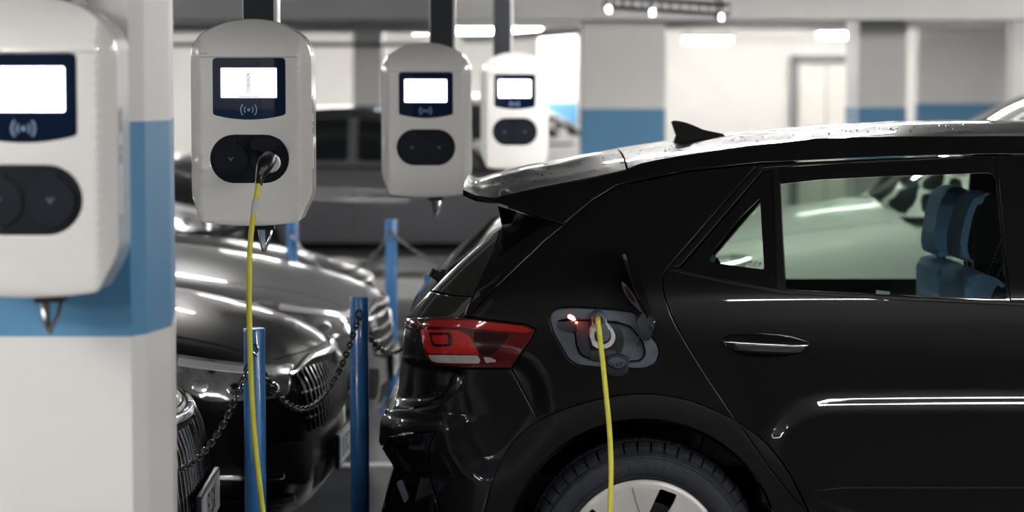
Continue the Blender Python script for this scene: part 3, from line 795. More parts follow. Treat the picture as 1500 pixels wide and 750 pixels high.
cp('belt_strip', [(983, 392), (1060, 408), (1145, 424.5), (1300, 433), (1480, 441.5), (1510, 443), (1510, 450), (1480, 448), (1300, 440), (1145, 431), (1057, 414.5), (979, 397)], M['cladding'], lift=0.004, parent=rear_door, sp=5, gap=0.2, rollw=1.8, rolld=0.003, depth=0.01)
# etched marks at the corner of the quarter glass
mbt = MB()
for i in range(9):
    q = P(1095+i*2.4, 385+2*math.sin(i*1.9), 7.125); mbt.box(q, (0.0028, 0.001, 0.003+0.003*((i*7) % 3)))
for i in range(6):
    q = P(1099+i*2.6, 389.5, 7.125); mbt.box(q, (0.003, 0.001, 0.002))
o = mbt.build('etched_marking', M['ink'], rear_door, CO)
# door handle
hp = cp('handle_recess', rnd([(1056, 497), (1068, 489), (1110, 486.5), (1160, 491), (1187, 501), (1181, 513), (1160, 524), (1120, 527), (1085, 522), (1064, 511)], 8, 3), M['gloss_black'], lift=0.0015, parent=rear_door, sp=6, rollw=2, rolld=0.001, depth=0.01)
def barmap(l0, bul):
    cm = carmap(0)
    def f(p):
        a, n = cm(p)
        t = np.clip((p[:, 0]-1058)/129, 0, 1); yy = np.interp(p[:, 0], [1056, 1070, 1120, 1187], [497, 496.5, 499, 502])
        h = (l0*(4*t*(1-t))**0.45)+bul*np.clip(1-((p[:, 1]-yy-4)/14)**2, 0, 1)
        pos = a.copy(); pos[:, 1] -= h
        e = 0.5
        n2 = n.copy(); n2[:, 2] += -0.055*(p[:, 1]-yy-7)
        n2 /= np.linalg.norm(n2, axis=1)[:, None]
        return pos, n2
    return f
panel('door_handle', rnd([(1058, 495), (1074, 489), (1112, 487.5), (1160, 493), (1186, 502), (1176, 516), (1150, 518), (1110, 518), (1078, 514), (1062, 506)], 7, 3), barmap(0.03, 0.006), M['gloss_black'], rear_door, CO, sp=4, rollw=1.5, rolld=0.004, depth=0.016)
panel('handle_inlay', rnd([(1072, 501), (1110, 503), (1150, 504), (1181, 503), (1173, 514), (1148, 514), (1105, 513), (1080, 509)], 4, 3), barmap(0.032, 0.006), M['handle_grey'] if 'handle_grey' in M else M['chrome'], rear_door, CO, sp=4, rollw=1, rolld=0.001, depth=0.004)

# ---- roof and spoiler sheets
EV = [(560, 278), (677, 277), (695, 286), (724, 290), (764, 280), (816, 269), (868, 259), (917, 248), (941, 238), (1000, 227.5), (1086, 215.5), (1192, 203), (1300, 200), (1500, 199), (1740, 204), (1900, 232), (2000, 262)]
SV = [(560, 277), (677, 275.5), (712, 264), (771, 248), (826, 239), (868, 230), (920, 221), (972, 213), (1064, 201), (1148, 193), (1236, 186.5), (1324, 181), (1412, 178.5), (1500, 178), (1740, 183), (1900, 207), (2000, 232)]
eu, ev = zip(*EV); su, sv = zip(*SV)
def roof_section(u, y_edge_map, n=20, drop=0.0, inset=0.0):
    v = np.interp(u, eu, ev); (p,), _ = y_edge_map(np.array([[u, v]], float))
    xe, ye, ze = p
    ym = 7.72; uc = 750+(xe)*F/ym
    vc = np.interp(uc, su, sv); zc = P(uc, vc, ym).z+0.002
    zc = max(zc, ze+0.012)
    row = []; h = YC-ye
    for i in range(2*n+1):
        s = -1+i/n
        s = math.copysign(abs(s)**0.85, s)
        row.append((xe, YC+s*h, ze+(zc-ze)*(1-abs(s)**2.6)-drop))
    return row
def sheet(name, us, mapf, m, thick, **kw):
    rows = [roof_section(u, mapf) for u in us]; V = [p for r in rows for p in r]; n = len(rows[0]); Fc = []
    for i in range(len(rows)-1):
        for j in range(n-1): Fc.append((i*n+j, i*n+j+1, (i+1)*n+j+1, (i+1)*n+j))
    b = len(V); V += [(x, y+(0.004 if y < YC else -0.004), z-thick) for x, y, z in V]
    Fc += [tuple(b+q for q in f[::-1]) for f in Fc]
    for i in range(len(rows)-1):
        for j, s in ((0, 1), (n-1, -1)):
            a = i*n+j; c = (i+1)*n+j; Fc.append((a, c, b+c, b+a)[::s])
    for j in range(n-1):
        Fc.append((j, b+j, b+j+1, j+1)); a = (len(rows)-1)*n+j; Fc.append((a, a+1, b+a+1, b+a))
    me_o = mk(name, V, Fc, m, car, CO, True)
    bm = bmesh.new(); bm.from_mesh(me_o.data); bmesh.ops.recalc_face_normals(bm, faces=bm.faces)
    for e in bm.edges:
        if len(e.link_faces) == 2 and e.calc_face_angle(0) > 0.6: e.smooth = False
    bm.to_mesh(me_o.data); bm.free()
    return me_o
NC = carmap(0, False)
sheet('spoiler', list(np.linspace(678, 917, 26)), NC, M['roof_paint'] if 'roof_paint' in M else M['paint'], 0.018)
roof = sheet('roof', list(np.linspace(920, 2000, 60)), NC, M['paint'], 0.03)
# water drops on the roof
mbd = MB(); rd = random.Random(3)
for i in range(170):
    u = rd.uniform(700, 1495); row = roof_section(u, NC)
    j = rd.choice([3, 4, 5, 6, 7, 8, 9, 10, 11, 12, 14]); p = row[j]; q = row[j+1]; t = rd.random()
    c = (p[0], p[1]+(q[1]-p[1])*t, p[2]+(q[2]-p[2])*t)
    r = rd.uniform(0.0015, 0.0042)
    bmesh.ops.create_icosphere(mbd.b, subdivisions=1, radius=r, matrix=Matrix.Translation(c) @ Matrix.Diagonal((1, 1, 0.75, 1)))
o = mbd.build('water_drops', M['gloss_black'], car, CO, True); o['kind'] = 'stuff'
# shark fin
fin = [(983, 178.5), (987, 176.5), (994, 177), (1005, 179.5), (1017, 184), (1029, 189.5), (1045, 193), (1060, 196), (1064, 203), (1030, 210), (985, 213), (987, 205), (990, 198), (987, 190)]
mbf = MB(); yf = YC-0.12
vt = [P(u, v, yf) for u, v in fin]; zmin = min(p.z for p in vt); zmax = max(p.z for p in vt)
def half(p): return 0.004+0.030*((zmax-p.z)/(zmax-zmin))**1.3
a = [mbf.b.verts.new((p.x, p.y-half(p), p.z)) for p in vt]; b = [mbf.b.verts.new((p.x, p.y+half(p), p.z)) for p in vt]
mbf.b.faces.new(a); mbf.b.faces.new(b[::-1])
for i in range(len(a)): mbf.b.faces.new((a[i], b[i], b[(i+1) % len(a)], a[(i+1) % len(a)]))
bmesh.ops.triangulate(mbf.b, faces=mbf.b.faces)
mbf.build('roof_antenna', M['black_plastic'], car, CO, True, angle=50)
# rear face of the car (seen only from behind): rows of silhouette points swept across
def rearface(name, vs, m, bul=0.008):
    V = []; Fc = []; n = 17
    for v in vs:
        u = np.interp(v, [a_ for a_, _ in _sil], [b_ for _, b_ in _sil])
        (p,), _ = CM(np.array([[u+1.5, v]], float)); x, y, z = p; h = YC-y
        for j in range(n):
            s = -1+2*j/(n-1); V.append((x+0.006-bul*(1-s*s), YC+s*h, z))
    for i in range(len(vs)-1):
        for j in range(n-1): Fc.append((i*n+j, i*n+j+1, (i+1)*n+j+1, (i+1)*n+j))
    return mk(name, V, Fc, m, car, CO, True)
rearface('rear_screen', list(np.linspace(332, 465, 14)), M['rear_glass'])
rearface('tailgate_skin', list(np.linspace(465, 597, 14)), M['paint'])
rearface('bumper_skin', list(np.linspace(597, 850, 26)), M['paint'])
# rear wiper
q0 = P(643, 404, 7.62)
mbw = MB().box(q0, (0.040, 0.06, 0.030), 0.006, Matrix.Rotation(0.5, 3, 'Y')).box(P(650, 399, 7.62), (0.022, 0.04, 0.022), 0.004, Matrix.Rotation(0.2, 3, 'Y')).tube([P(650, 411, 7.60), P(660, 400, 7.9), P(664, 397, 8.2)], [0.006, 0.005, 0.003], 8)
mbw.box(P(633, 399, 7.60), (0.012, 0.03, 0.028), 0.003, Matrix.Rotation(0.5, 3, 'Y'))
mbw.build('rear_wiper', M['black_plastic'], car, CO)

# ---- wheels
def make_wheel():
    """local frame: centre of the hub, outer face towards -y"""
    R = 0.347
    prof = [(0.228, 0.165), (0.235, 0.19), (0.30, 0.205), (0.333, 0.19), (0.338, 0.165), (0.338, 0.06), (0.329, 0.030), (0.318, 0.012), (0.310, 0.0025), (0.300, 0.0), (0.282, -0.002), (0.262, 0.0), (0.249, 0.006), (0.2425, 0.014), (0.240, 0.026), (0.233, 0.030)]
    wm = MB().lathe(prof, (0, 0, 0), 'Y', 120)
    for r in (0.257, 0.306):
        wm.lathe([(r-0.0012, 0.002), (r-0.0005, -0.0026), (r+0.0005, -0.0026), (r+0.0012, 0.002)], (0, 0, 0), 'Y', 120)
    wh = wm.build('wheel', M['rubber'], None, smooth=True)
    # shoulder blocks
    N = 52; mb = MB(); da = 2*math.pi/N
    def pt(r, a, y): return (r*math.sin(a), y, r*math.cos(a))
    prof2 = [(0.3265, 0.008), (0.3375, 0.020), (0.3455, 0.045), (0.3475, 0.085)]
    nseg = 3; rows = []
    for k in range(nseg+1):
        a = -da*0.41+da*0.82*k/nseg
        rows.append([mb.b.verts.new(pt(r, a+0.10*(y-0.01)*(1 if y > 0.02 else 0.4), y)) for r, y in prof2]+[mb.b.verts.new(pt(0.331, a+0.006, 0.085)), mb.b.verts.new(pt(0.318, a, 0.012))])
    for i in range(nseg):
        for j in range(6): mb.b.faces.new((rows[i][j], rows[i+1][j], rows[i+1][(j+1) % 6], rows[i][(j+1) % 6]))
    mb.b.faces.new(rows[0]); mb.b.faces.new(rows[-1][::-1])
    t0 = mb.build('tread_block', M['rubber'], wh)
    for i in range(1, N):
        c = bpy.data.objects.new('tread_block', t0.data); COL.objects.link(c); c.parent = wh; c.rotation_euler = (0, i*da, 0)
    # fine sipes on the tread in one mesh
    ms = MB()
    for i in range(N*6):
        a = i*da/6; ms.box(pt(0.3462, a, 0.115), (0.0045, 0.05, 0.006), 0, Matrix.Rotation(a, 3, 'Y'))
    o = ms.build('tread_sipes', M['rubber'], wh); o['kind'] = 'stuff'
    # raised lettering on the sidewall
    for s, a0, sz, rr, st in (('GOODYEAR', -4, 0.026, 0.2825, 5.4), ('GOODYEAR', 176, 0.026, 0.2825, 5.4)):
        for i, chx in enumerate(s):
            if chx == ' ': continue
            a = math.radians(a0+(i-(len(s)-1)/2)*st)
            m = Matrix.Rotation(a, 4, 'Y') @ Matrix.Translation((0, -0.002, rr)) @ Matrix.Rotation(math.pi/2, 4, 'X')
            text_obj('raised_letter', chx, sz, M['rubber_letter'], wh, m, 0.0012)
    # hub cap with five windows
    def hmap(p):
        r = np.hypot(p[:, 0], p[:, 1]); a = np.arctan2(p[:, 0], p[:, 1])
        y = 0.004+0.020*np.clip((r-0.215)/0.03, 0, 1)**1.5+0.0*r
        y = y+0.020*(1-np.clip(r/0.2, 0, 1))**2
        # recessed facets beside each window
        th = (np.degrees(a)-20+36) % 72-36
        fac = np.clip((th+24)/1.5, 0, 1)*np.clip((-2-th)/1.5, 0, 1)*np.clip((r-0.05)/0.01, 0, 1)*np.clip((0.219-r)/0.006, 0, 1)
        y = y+0.006*fac
        e = 1e-3; n = np.stack([np.zeros_like(r), -np.ones_like(r), np.zeros_like(r)], 1)
        sl = -0.9*np.clip((r-0.222)/0.02, 0, 1)
        n[:, 0] = -sl*p[:, 0]/np.maximum(r, 1e-4)*1.0; n[:, 2] = -sl*p[:, 1]/np.maximum(r, 1e-4)*1.0
        n[:, 0] += 0.22*fac; n[:, 2] -= 0.10*fac
        n /= np.linalg.norm(n, axis=1)[:, None]
        return np.stack([p[:, 0], y, p[:, 1]], 1), n
    ho = [(0.2385*math.cos(t), 0.2385*math.sin(t)) for t in np.linspace(0, 2*math.pi, 91)[:-1]]
    holes = []
    base = [(24, 106), (49, 97), (41, 80), (24, 52), (10, 46), (6, 66)]
    for k in range(5):
        a = -math.radians(72*k)
        q = [(x/500*math.cos(a)-z/500*math.sin(a), x/500*math.sin(a)+z/500*math.cos(a)) for x, z in base]
        holes.append(rnd(q, 0.006, 2))
    panel('hubcap', ho, hmap, M['hubcap'], wh, None, holes, sp=0.009, bsp=0.007, rollw=0.0016, rolld=0.0015, depth=0.020)
    for k in range(5):
        fa = [math.radians(20+72*k+d) for d in (-24, -3)]
        rr_ = [(0.06, fa[0]), (0.217, fa[0]), (0.217, fa[1]), (0.10, fa[1])]
    def fmap(p):
        a_, n_ = hmap(p*0.999); n_ = n_.copy(); a_ = a_.copy(); a_[:, 1] = np.minimum(a_[:, 1], 0.030)-0.0075
        n_[:, 0] = 0.10; n_[:, 2] = -0.12; n_[:, 1] = -1; n_ /= np.linalg.norm(n_, axis=1)[:, None]
        return a_, n_
    fb = [(-18, 109), (3, 109.5), (21, 106), (3, 60), (-3, 60)]
    for k in range(5):
        a = -math.radians(72*k)
        q = [(x/500*math.cos(a)-z/500*math.sin(a), x/500*math.sin(a)+z/500*math.cos(a)) for x, z in fb]
        panel('hubcap_facet', rnd(q, 0.004, 2), fmap, M['hubcap'], wh, None, sp=0.012, bsp=0.008, rollw=0.0012, rolld=0.0015, depth=0.006)
    MB().lathe([(0.2385, 0.024), (0.236, 0.06), (0.205, 0.075), (0.205, 0.15)], (0, 0, 0), 'Y', 64).build('rim_barrel', M['metal_dark'], wh, smooth=True)
    MB().lathe([(0.0, 0.050), (0.05, 0.050), (0.055, 0.068), (0.105, 0.068), (0.11, 0.072), (0.165, 0.072), (0.165, 0.095), (0.0, 0.095)], (0, 0, 0), 'Y', 56).build('brake_drum', M['metal_dark'], wh, smooth=True)
    return wh
M['rubber_letter'] = mat('tyre_lettering', (0.055, 0.062, 0.075), 0.5)
wh = make_wheel(); wh.parent = car
wy = 7.105
wh.location = (WC.x-CO[0], wy-CO[1], WC.z)
w2 = copy_tree(wh, car); w2.location = (WC.x-CO[0]+2.77, wy-CO[1], WC.z)
# wheel houses
for dx in (0.0, 2.77):
    MB().lathe([(0.408, 0.03), (0.408, 0.5), (0.0, 0.5)], (WC.x+dx, wy-0.0, WC.z), 'Y', 48).build('wheel_house', M['liner'], car, CO, True)

# ---- charge port
pin = rnd([(815, 478), (817, 470), (826, 467), (870, 469), (905, 471), (925, 478), (942, 500), (947, 520), (938, 531), (905, 532), (868, 530), (850, 522), (843, 506), (842, 488), (826, 486)], 5, 2)
pr = [(886+(x-886)*0.992, 495+(y-495)*0.985) for x, y in port]
rim = cp('charge_port', pr, M['port'], lift=-0.006, holes=[pin], sp=6, rollw=2.0, rolld=0.002, depth=0.03)
cp('port_well', [(886+(x-886)*1.0, 495+(y-495)*1.0) for x, y in pin], M['port'], lift=-0.034, parent=rim, sp=10, depth=0.001)
# walls of the well
pa, _ = carmap(-0.006)(resample(pin, 5)); pb_, _ = carmap(-0.036)(resample(pin, 5))
n = len(pa); mk('well_wall', [tuple(p) for p in pa]+[tuple(p) for p in pb_], [(i, (i+1) % n, n+(i+1) % n, n+i) for i in range(n)], M['port_dark'], rim, CO, True)
yb = 7.10
def pl(name, px, y0, y1, m, parent, bev=0.0):
    mb = MB(); a = [mb.b.verts.new(P(u, v, y0)) for u, v in px]; b = [mb.b.verts.new(P(u, v, y0)+Vector((0, y1-y0, 0))) for u, v in px]
    mb.b.faces.new(a); mb.b.faces.new(b[::-1]); n = len(a); es = []
    for i in range(n): mb.b.faces.new((a[i], b[i], b[(i+1) % n], a[(i+1) % n]))
    if bev:
        mb.b.edges.ensure_lookup_table()
        es = [e for e in mb.b.edges if all(v in a for v in e.verts)]
        bmesh.ops.bevel(mb.b, geom=es, offset=bev, segments=3, affect='EDGES', profile=0.5)
    return mb.build(name, m, parent, CO, True, angle=40)
def circp(u, v, r, n=28, k=1.0): return [(u+r*math.cos(t), v+k*r*math.sin(t)) for t in np.linspace(0, 2*math.pi, n+1)[:-1]]
pl('port_cover', rnd([(812, 471), (842, 470), (846, 487), (826, 489), (815, 482)], 3, 2), yb-0.018, yb+0.02, M['port_dark'], rim, 0.002)
pl('status_light', rnd([(831.5, 462), (835, 460.5), (843, 465), (843, 469.5), (840, 470), (832, 466)], 2, 2), yb-0.020, yb-0.015, M['led_red'], rim, 0.001)
pl('status_light', circp(844.5, 472.5, 1.6, 10), yb-0.020, yb-0.015, M['led_red'], rim)
pl('inlet_ring', [(862, 470)]+[(888+26*math.cos(t), 500+30*math.sin(t)) for t in np.linspace(-1.9, math.pi+0.5, 24)][2:-2], yb-0.004, yb+0.03, M['port_dark'], rim, 0.003)
pl('direct_current_cover', rnd([(864, 512), (902, 512), (904, 524), (896, 529), (870, 529), (862, 524)], 5, 3), yb-0.016, yb+0.01, M['port_dark'], rim, 0.003)
# hanging dust cap with strap
capx = empty if False else None
cap = pl('dust_cap', rnd([(888, 524), (896, 519.5), (914, 520), (921, 526), (921, 545), (914, 551), (896, 552), (889, 545)], 5, 3), yb-0.045, yb-0.012, M['port_dark'], car, 0.003)
mbc = MB()
mbc.lathe([(0.028, 0.0), (0.031, 0.004), (0.031, 0.014), (0.0285, 0.018), (0.026, 0.014), (0.026, 0.006), (0.0, 0.006)], (0, 0, 0), 'Y', 30)
mbc.build('cap_cup', M['port'], cap, None, True, xf=Matrix.Translation(P(904.5, 531, yb-0.052)-Vector(CO)) @ Matrix.Diagonal((1, 1, 0.62, 1)))
for du, dv in ((-9, 2), (-3, 3.5), (3, 1.5), (8, 0)):
    q = P(904+du, 532+dv, yb-0.060)-Vector(CO)
    MB().lathe([(0.0, -0.004), (0.0035, -0.004), (0.0045, 0.0), (0.0045, 0.012)], q, 'Y', 12).build('cap_pin', M['port'], cap, None, True)
MB().tube([P(921, 530, yb-0.03), P(926, 520, yb-0.02), P(931, 505, yb-0.012), P(938, 490, yb-0.008), P(941, 483, yb-0.008)], 0.0016, 8).build('cap_strap', M['grey_plastic'], cap, CO, True)
# open flap: a slightly curved plate standing out from the body, hinge at the right of the port
A_ = [(909, 357), (914, 372), (921, 395), (931, 425), (945, 455), (957, 482), (968, 512)]
B_ = [(910, 358), (923, 378), (935, 404), (948, 432), (961, 462), (972, 492), (976, 516)]
mbf = MB(); va = []; n = len(A_)
for i in range(n):
    t = i/(n-1); out = 0.12*math.sin(math.pi*min(1, 0.15+t*0.9))
    p = P(*A_[i], 7.10-out-0.005); q = P(*B_[i], 7.10+0.10*(1-t)*0.1+0.0)
    m_ = (p+q)/2+Vector((0.003, 0, 0))
    va.append([p, m_, q])
th = Vector((0.005, 0.0, 0.001))
top = [[mbf.b.verts.new(p) for p in r] for r in va]; bot = [[mbf.b.verts.new(p-th) for p in r] for r in va]
for i in range(n-1):
    for j in range(2):
        mbf.b.faces.new((top[i][j], top[i][j+1], top[i+1][j+1], top[i+1][j])); mbf.b.faces.new((bot[i][j], bot[i+1][j], bot[i+1][j+1], bot[i][j+1]))
    for j in (0, 2): mbf.b.faces.new((top[i][j], top[i+1][j], bot[i+1][j], bot[i][j]))
for r, s in ((0, 1), (n-1, 1)):
    for j in range(2): mbf.b.faces.new((top[r][j], bot[r][j], bot[r][j+1], top[r][j+1]))
flap = mbf.build('charge_flap', M['paint'], car, CO, True, angle=40)
pl('flap_liner', rnd([(909, 411), (918, 418), (930, 434), (942, 458), (938, 457), (924, 443), (914, 428)], 4, 2), 6.975, 6.985, M['port_dark'], flap, 0.001)
pl('flap_reflection', rnd([(915, 419), (921, 424), (931, 441), (928, 442), (921, 434)], 2, 2), 6.970, 6.974, M['red_deep'], flap)  # red light reflected in the liner, painted as a thin plate
pl('hinge', rnd([(931, 470), (944, 452), (952, 462), (960, 478), (952, 498), (944, 500), (936, 484)], 3, 2), 7.03, 7.09, M['port_dark'], flap, 0.004)
pl('hinge_bolt', rnd([(953, 475), (958, 480), (957, 483), (952, 479)], 1, 2), 7.022, 7.03, M['chrome'], flap)
pl('flap_latch', rnd([(911, 372), (917, 372), (920, 388), (916, 390)], 2, 2), 6.99, 7.02, M['port_dark'], flap, 0.002)

# ---- interior
def cushion(name, px, y0, y1, m, parent, bev=0.02):
    mb = MB(); a = [mb.b.verts.new(P(u, v, (y0+y1)/2)+Vector((0, y0-(y0+y1)/2, 0))) for u, v in px]; b = [mb.b.verts.new(v.co+Vector((0, y1-y0, 0))) for v in a]
    mb.b.faces.new(a); mb.b.faces.new(b[::-1]); n = len(a)
    for i in range(n): mb.b.faces.new((a[i], b[i], b[(i+1) % n], a[(i+1) % n]))
    es = [e for e in mb.b.edges if all(v in a for v in e.verts) or all(v in b for v in e.verts)]
    bmesh.ops.bevel(mb.b, geom=es, offset=bev, segments=4, affect='EDGES', profile=0.5)
    return mb.build(name, m, parent, CO, True, angle=60)
def seat(hr, hrd, sb, sbd, posts, y0, y1, wid=0.12):
    ym = (y0+y1)/2
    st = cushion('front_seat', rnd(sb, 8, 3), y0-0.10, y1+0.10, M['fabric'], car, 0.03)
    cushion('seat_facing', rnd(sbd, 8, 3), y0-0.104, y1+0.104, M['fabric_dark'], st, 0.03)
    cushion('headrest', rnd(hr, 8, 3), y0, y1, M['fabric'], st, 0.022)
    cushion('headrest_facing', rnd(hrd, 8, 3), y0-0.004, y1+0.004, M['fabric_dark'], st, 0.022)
    for (u, v0, v1) in posts:
        for yy in (y0+0.06, y1-0.06):
            a, b = P(u, v0, ym), P(u+1, v1, ym); a.y = b.y = yy
            MB().tube([a, b], 0.006, 10).build('headrest_rod', M['chrome'], st, CO, True)
    return st
seat([(1395, 377), (1397, 345), (1404, 315), (1413, 292), (1424, 282), (1445, 280), (1460, 290), (1463, 340), (1461, 380), (1420, 381)],
     [(1404, 379), (1408, 345), (1414, 315), (1424, 290), (1445, 279), (1461, 289), (1465, 340), (1463, 381), (1425, 383)],
     [(1395, 470), (1394, 410), (1402, 397), (1418, 393), (1440, 399), (1458, 415), (1466, 440), (1470, 520), (1400, 520)],
     [(1424, 520), (1424, 450), (1436, 415), (1447, 402), (1460, 414), (1470, 440), (1474, 520)], [(1419, 378, 402)], 7.50, 7.74)
seat([(1357, 369), (1358, 345), (1364, 310), (1371, 287), (1382, 274), (1399, 271), (1413, 279), (1417, 300), (1413, 345), (1408, 372), (1370, 373)],
     [(1398, 374), (1404, 330), (1406, 300), (1412, 279), (1419, 290), (1420, 340), (1412, 376)],
     [(1358, 430), (1357, 388), (1368, 381), (1388, 379), (1402, 383), (1412, 396), (1418, 440), (1418, 520), (1358, 520)],
     [(1404, 520), (1404, 440), (1406, 400), (1414, 398), (1422, 440), (1422, 520)], [(1378, 371, 384)], 8.22, 8.46)
# seam stitches on the near seat
mbs = MB()
for (u0, v0, u1, v1) in ((1466, 352, 1434, 436), (1472, 380, 1448, 436)):
    for i in range(17):
        t = i/16; q = P(u0+(u1-u0)*t, v0+(v1-v0)*t, 7.385); mbs.box(q, (0.002, 0.002, 0.005), 0, Matrix.Rotation(-0.35, 3, 'Y'))
o = mbs.build('seat_stitching', M['thread'], car, CO); o['kind'] = 'stuff'
rs = cushion('rear_seat', rnd([(1034, 470), (1035, 388), (1041, 371), (1047, 374), (1053, 392), (1056, 470)], 5, 3), 7.32, 7.62, M['fabric'], car, 0.02)
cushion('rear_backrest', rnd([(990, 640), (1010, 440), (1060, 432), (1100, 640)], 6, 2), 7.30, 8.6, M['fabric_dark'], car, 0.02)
MB().box(((0.2+2.6)/2, YC, 0.34), (2.4, 1.55, 0.08)).build('cabin_floor', M['trim_in'], car, CO)
MB().box((1.12, 7.27, 0.72), (0.74, 0.05, 0.62), 0.02).build('door_lining', M['trim_in'], car, CO)
pp = P(1293, 429, 7.24); MB().box(pp, (0.04, 0.015, 0.012), 0, Matrix.Rotation(0.1, 3, 'Y')).build('paper_slip', M['paper'], car, CO)
# far side of the body with its own window opening
def farmap(p):
    x, z = p[:, 0], p[:, 1]; y = S0(x, z, True); e = 2e-3
    dx = (S0(x+e, z)-S0(x-e, z))/(2*e); dz = (S0(x, z+e)-S0(x, z-e))/(2*e)
    n = np.stack([dx, np.ones_like(dx), dz], 1); n /= np.linalg.norm(n, axis=1)[:, None]
    return np.stack([x, 2*YC-y, z], 1), n
fo = [(-0.30, 0.35), (-0.33, 0.74), (-0.28, 0.98), (0.0, 1.28), (0.35, 1.45), (0.9, 1.52), (1.56, 1.53), (2.6, 1.50), (3.0, 1.25), (3.05, 0.3), (0.8, 0.25), (0.75, 0.55), (0.38, 0.72), (0.02, 0.55), (-0.1, 0.3)]
fh = rnd([(0.70, 0.985), (0.735, 1.06), (1.02, 1.43), (1.40, 1.46), (1.635, 1.46), (1.66, 0.985)], 0.02, 3)
ff = rnd([(1.80, 0.99), (1.78, 1.46), (2.25, 1.45), (2.75, 1.15), (2.80, 0.99)], 0.02, 3)
panel('far_side_panel', fo, farmap, M['paint'], car, CO, [fh, ff], sp=0.05, bsp=0.03, rollw=0.003, rolld=0.003, depth=0.03, inward=(0, -1, 0))
panel('far_side_glass', fh, farmap, M['glass'], car, CO, sp=0.1, bsp=0.05, rollw=0.001, depth=0.003, inward=(0, -1, 0))
panel('far_side_glass', ff, farmap, M['glass'], car, CO, sp=0.1, bsp=0.05, rollw=0.001, depth=0.003, inward=(0, -1, 0))
# front half, outside the frame: door, wing, bonnet, windscreen
fwin = rnd([(1545, 252), (1745, 250), (1860, 275), (1990, 350), (2050, 425), (1545, 442)], 8, 2)
fd = cp('front_door', [(1514, 227), (1740, 227), (1900, 258), (2040, 345), (2115, 420), (2120, 560), (2105, 700), (2090, 860), (1514, 872)], M['paint'], holes=[fwin], sp=22, gap=0.8, rollw=1.3, depth=0.014)
cp('front_side_glass', fwin, M['glass'], lift=-0.008, parent=fd, sp=40, depth=0.003)
def circ2(r, a0, a1, n=20): return [(942+1385+r*math.cos(math.radians(a0+(a1-a0)*i/n)), 815-r*math.sin(math.radians(a0+(a1-a0)*i/n))) for i in range(n+1)]
cp('front_wing', [(2118, 420), (2300, 436), (2480, 462), (2640, 510), (2700, 570), (2715, 700), (2700, 830), (2600, 870)]+circ2(215, 0, 180)+[(2092, 860), (2107, 700), (2122, 560)], M['paint'], sp=22, gap=0.8, rollw=1.3, depth=0.014)
def sweep(name, sec, m):
    V = []; Fc = []; n = 13
    for x, z, y in sec:
        for j in range(n):
            s = -1+2*j/(n-1); V.append((x-0.10*s*s, YC+s*(YC-y), z+0.03*(1-s*s)))
    for i in range(len(sec)-1):
        for j in range(n-1): Fc.append((i*n+j, i*n+j+1, (i+1)*n+j+1, (i+1)*n+j))
    return mk(name, V, Fc, m, car, CO, True)
sweep('windscreen', [(2.55, 1.44, 7.33), (2.80, 1.31, 7.27), (3.10, 1.12, 7.2), (3.20, 1.06, 7.18)], M['glass'])
sweep('bonnet', [(3.20, 1.05, 7.16), (3.5, 0.97, 7.16), (3.8, 0.84, 7.2), (3.93, 0.70, 7.28)], M['paint'])
sweep('front_bumper', [(3.93, 0.70, 7.28), (4.0, 0.55, 7.3), (3.98, 0.3, 7.3), (3.9, 0.2, 7.3)], M['paint'])
sweep('dashboard', [(2.75, 0.95, 7.3), (3.1, 1.0, 7.25)], M['trim_in'])
# ================================================================ THE CHARGING CABLE
def spline(pts, k=10):
    P_ = [Vector(p) for p in pts]; out = []
    for i in range(len(P_)-1):
        a = P_[max(i-1, 0)]; b = P_[i]; c = P_[i+1]; d = P_[min(i+2, len(P_)-1)]
        for j in range(k):
            t = j/k
            out.append(0.5*((2*b)+(c-a)*t+(2*a-5*b+4*c-d)*t*t+(3*b-a-3*c+d)*t**3))
    out.append(P_[-1]); return out
cab = empty('charging_cable', (-0.2, 6.7, 0), 'yellow charging cable running from the sharp charger down to the hatchback', 'cable')
K = tuple(cab.location)
left = [P(381, 262, 6.585), P(378.5, 268, 6.582), P(376, 284, 6.58), P(373.5, 300, 6.58), P(370, 324, 6.58), P(367, 350, 6.58), P(365.5, 390, 6.58), P(365, 440, 6.58), P(366, 500, 6.58), P(368, 560, 6.58), P(372, 630, 6.58), P(378, 690, 6.58), P(385, 750, 6.58), P(396, 850, 6.57)]
zf = 0.011
floor_ = [(-0.60, 6.55, 0.16), (-0.55, 6.52, 0.03), (-0.45, 6.50, zf), (-0.25, 6.46, zf), (-0.02, 6.50, zf), (0.14, 6.60, zf), (0.23, 6.70, 0.02), (0.27, 6.78, 0.10)]
right = [P(893, 850, 6.86), P(893.5, 750, 6.88), P(895, 700, 6.89), P(894.5, 660, 6.90), P(892, 620, 6.905), P(888, 580, 6.91), P(884, 540, 6.91), P(880.5, 510, 6.91), P(878, 488, 6.905), P(876.3, 474, 6.91), P(876, 467.5, 6.935), P(876.3, 466.5, 6.97)]
path = spline(left+floor_+right, 8)
MB().tube(path, 0.0078, 14).build('cable_sheath', M['cable'], cab, K, True)
lab = spline([P(375.2, 291, 6.58), P(373.5, 300, 6.58), P(371.5, 314, 6.58)], 4)
MB().tube(lab, 0.0092, 14).box(P(377.5, 300, 6.575), (0.012, 0.002, 0.022), 0.0008).build('cable_tag', M['white_plastic'], cab, K, True)
pg = MB().tube(spline([P(394, 233, 6.652), P(390, 238, 6.62), P(385, 248, 6.60), P(381, 258, 6.59), P(379, 270, 6.58)], 4),
   [0.022]*4+[0.023, 0.0225, 0.022, 0.021]+[0.0195, 0.018, 0.0165, 0.015]+[0.0135, 0.012, 0.011, 0.0105, 0.0105], 20).build('charger_plug', M['black_plastic'], cab, K, True)
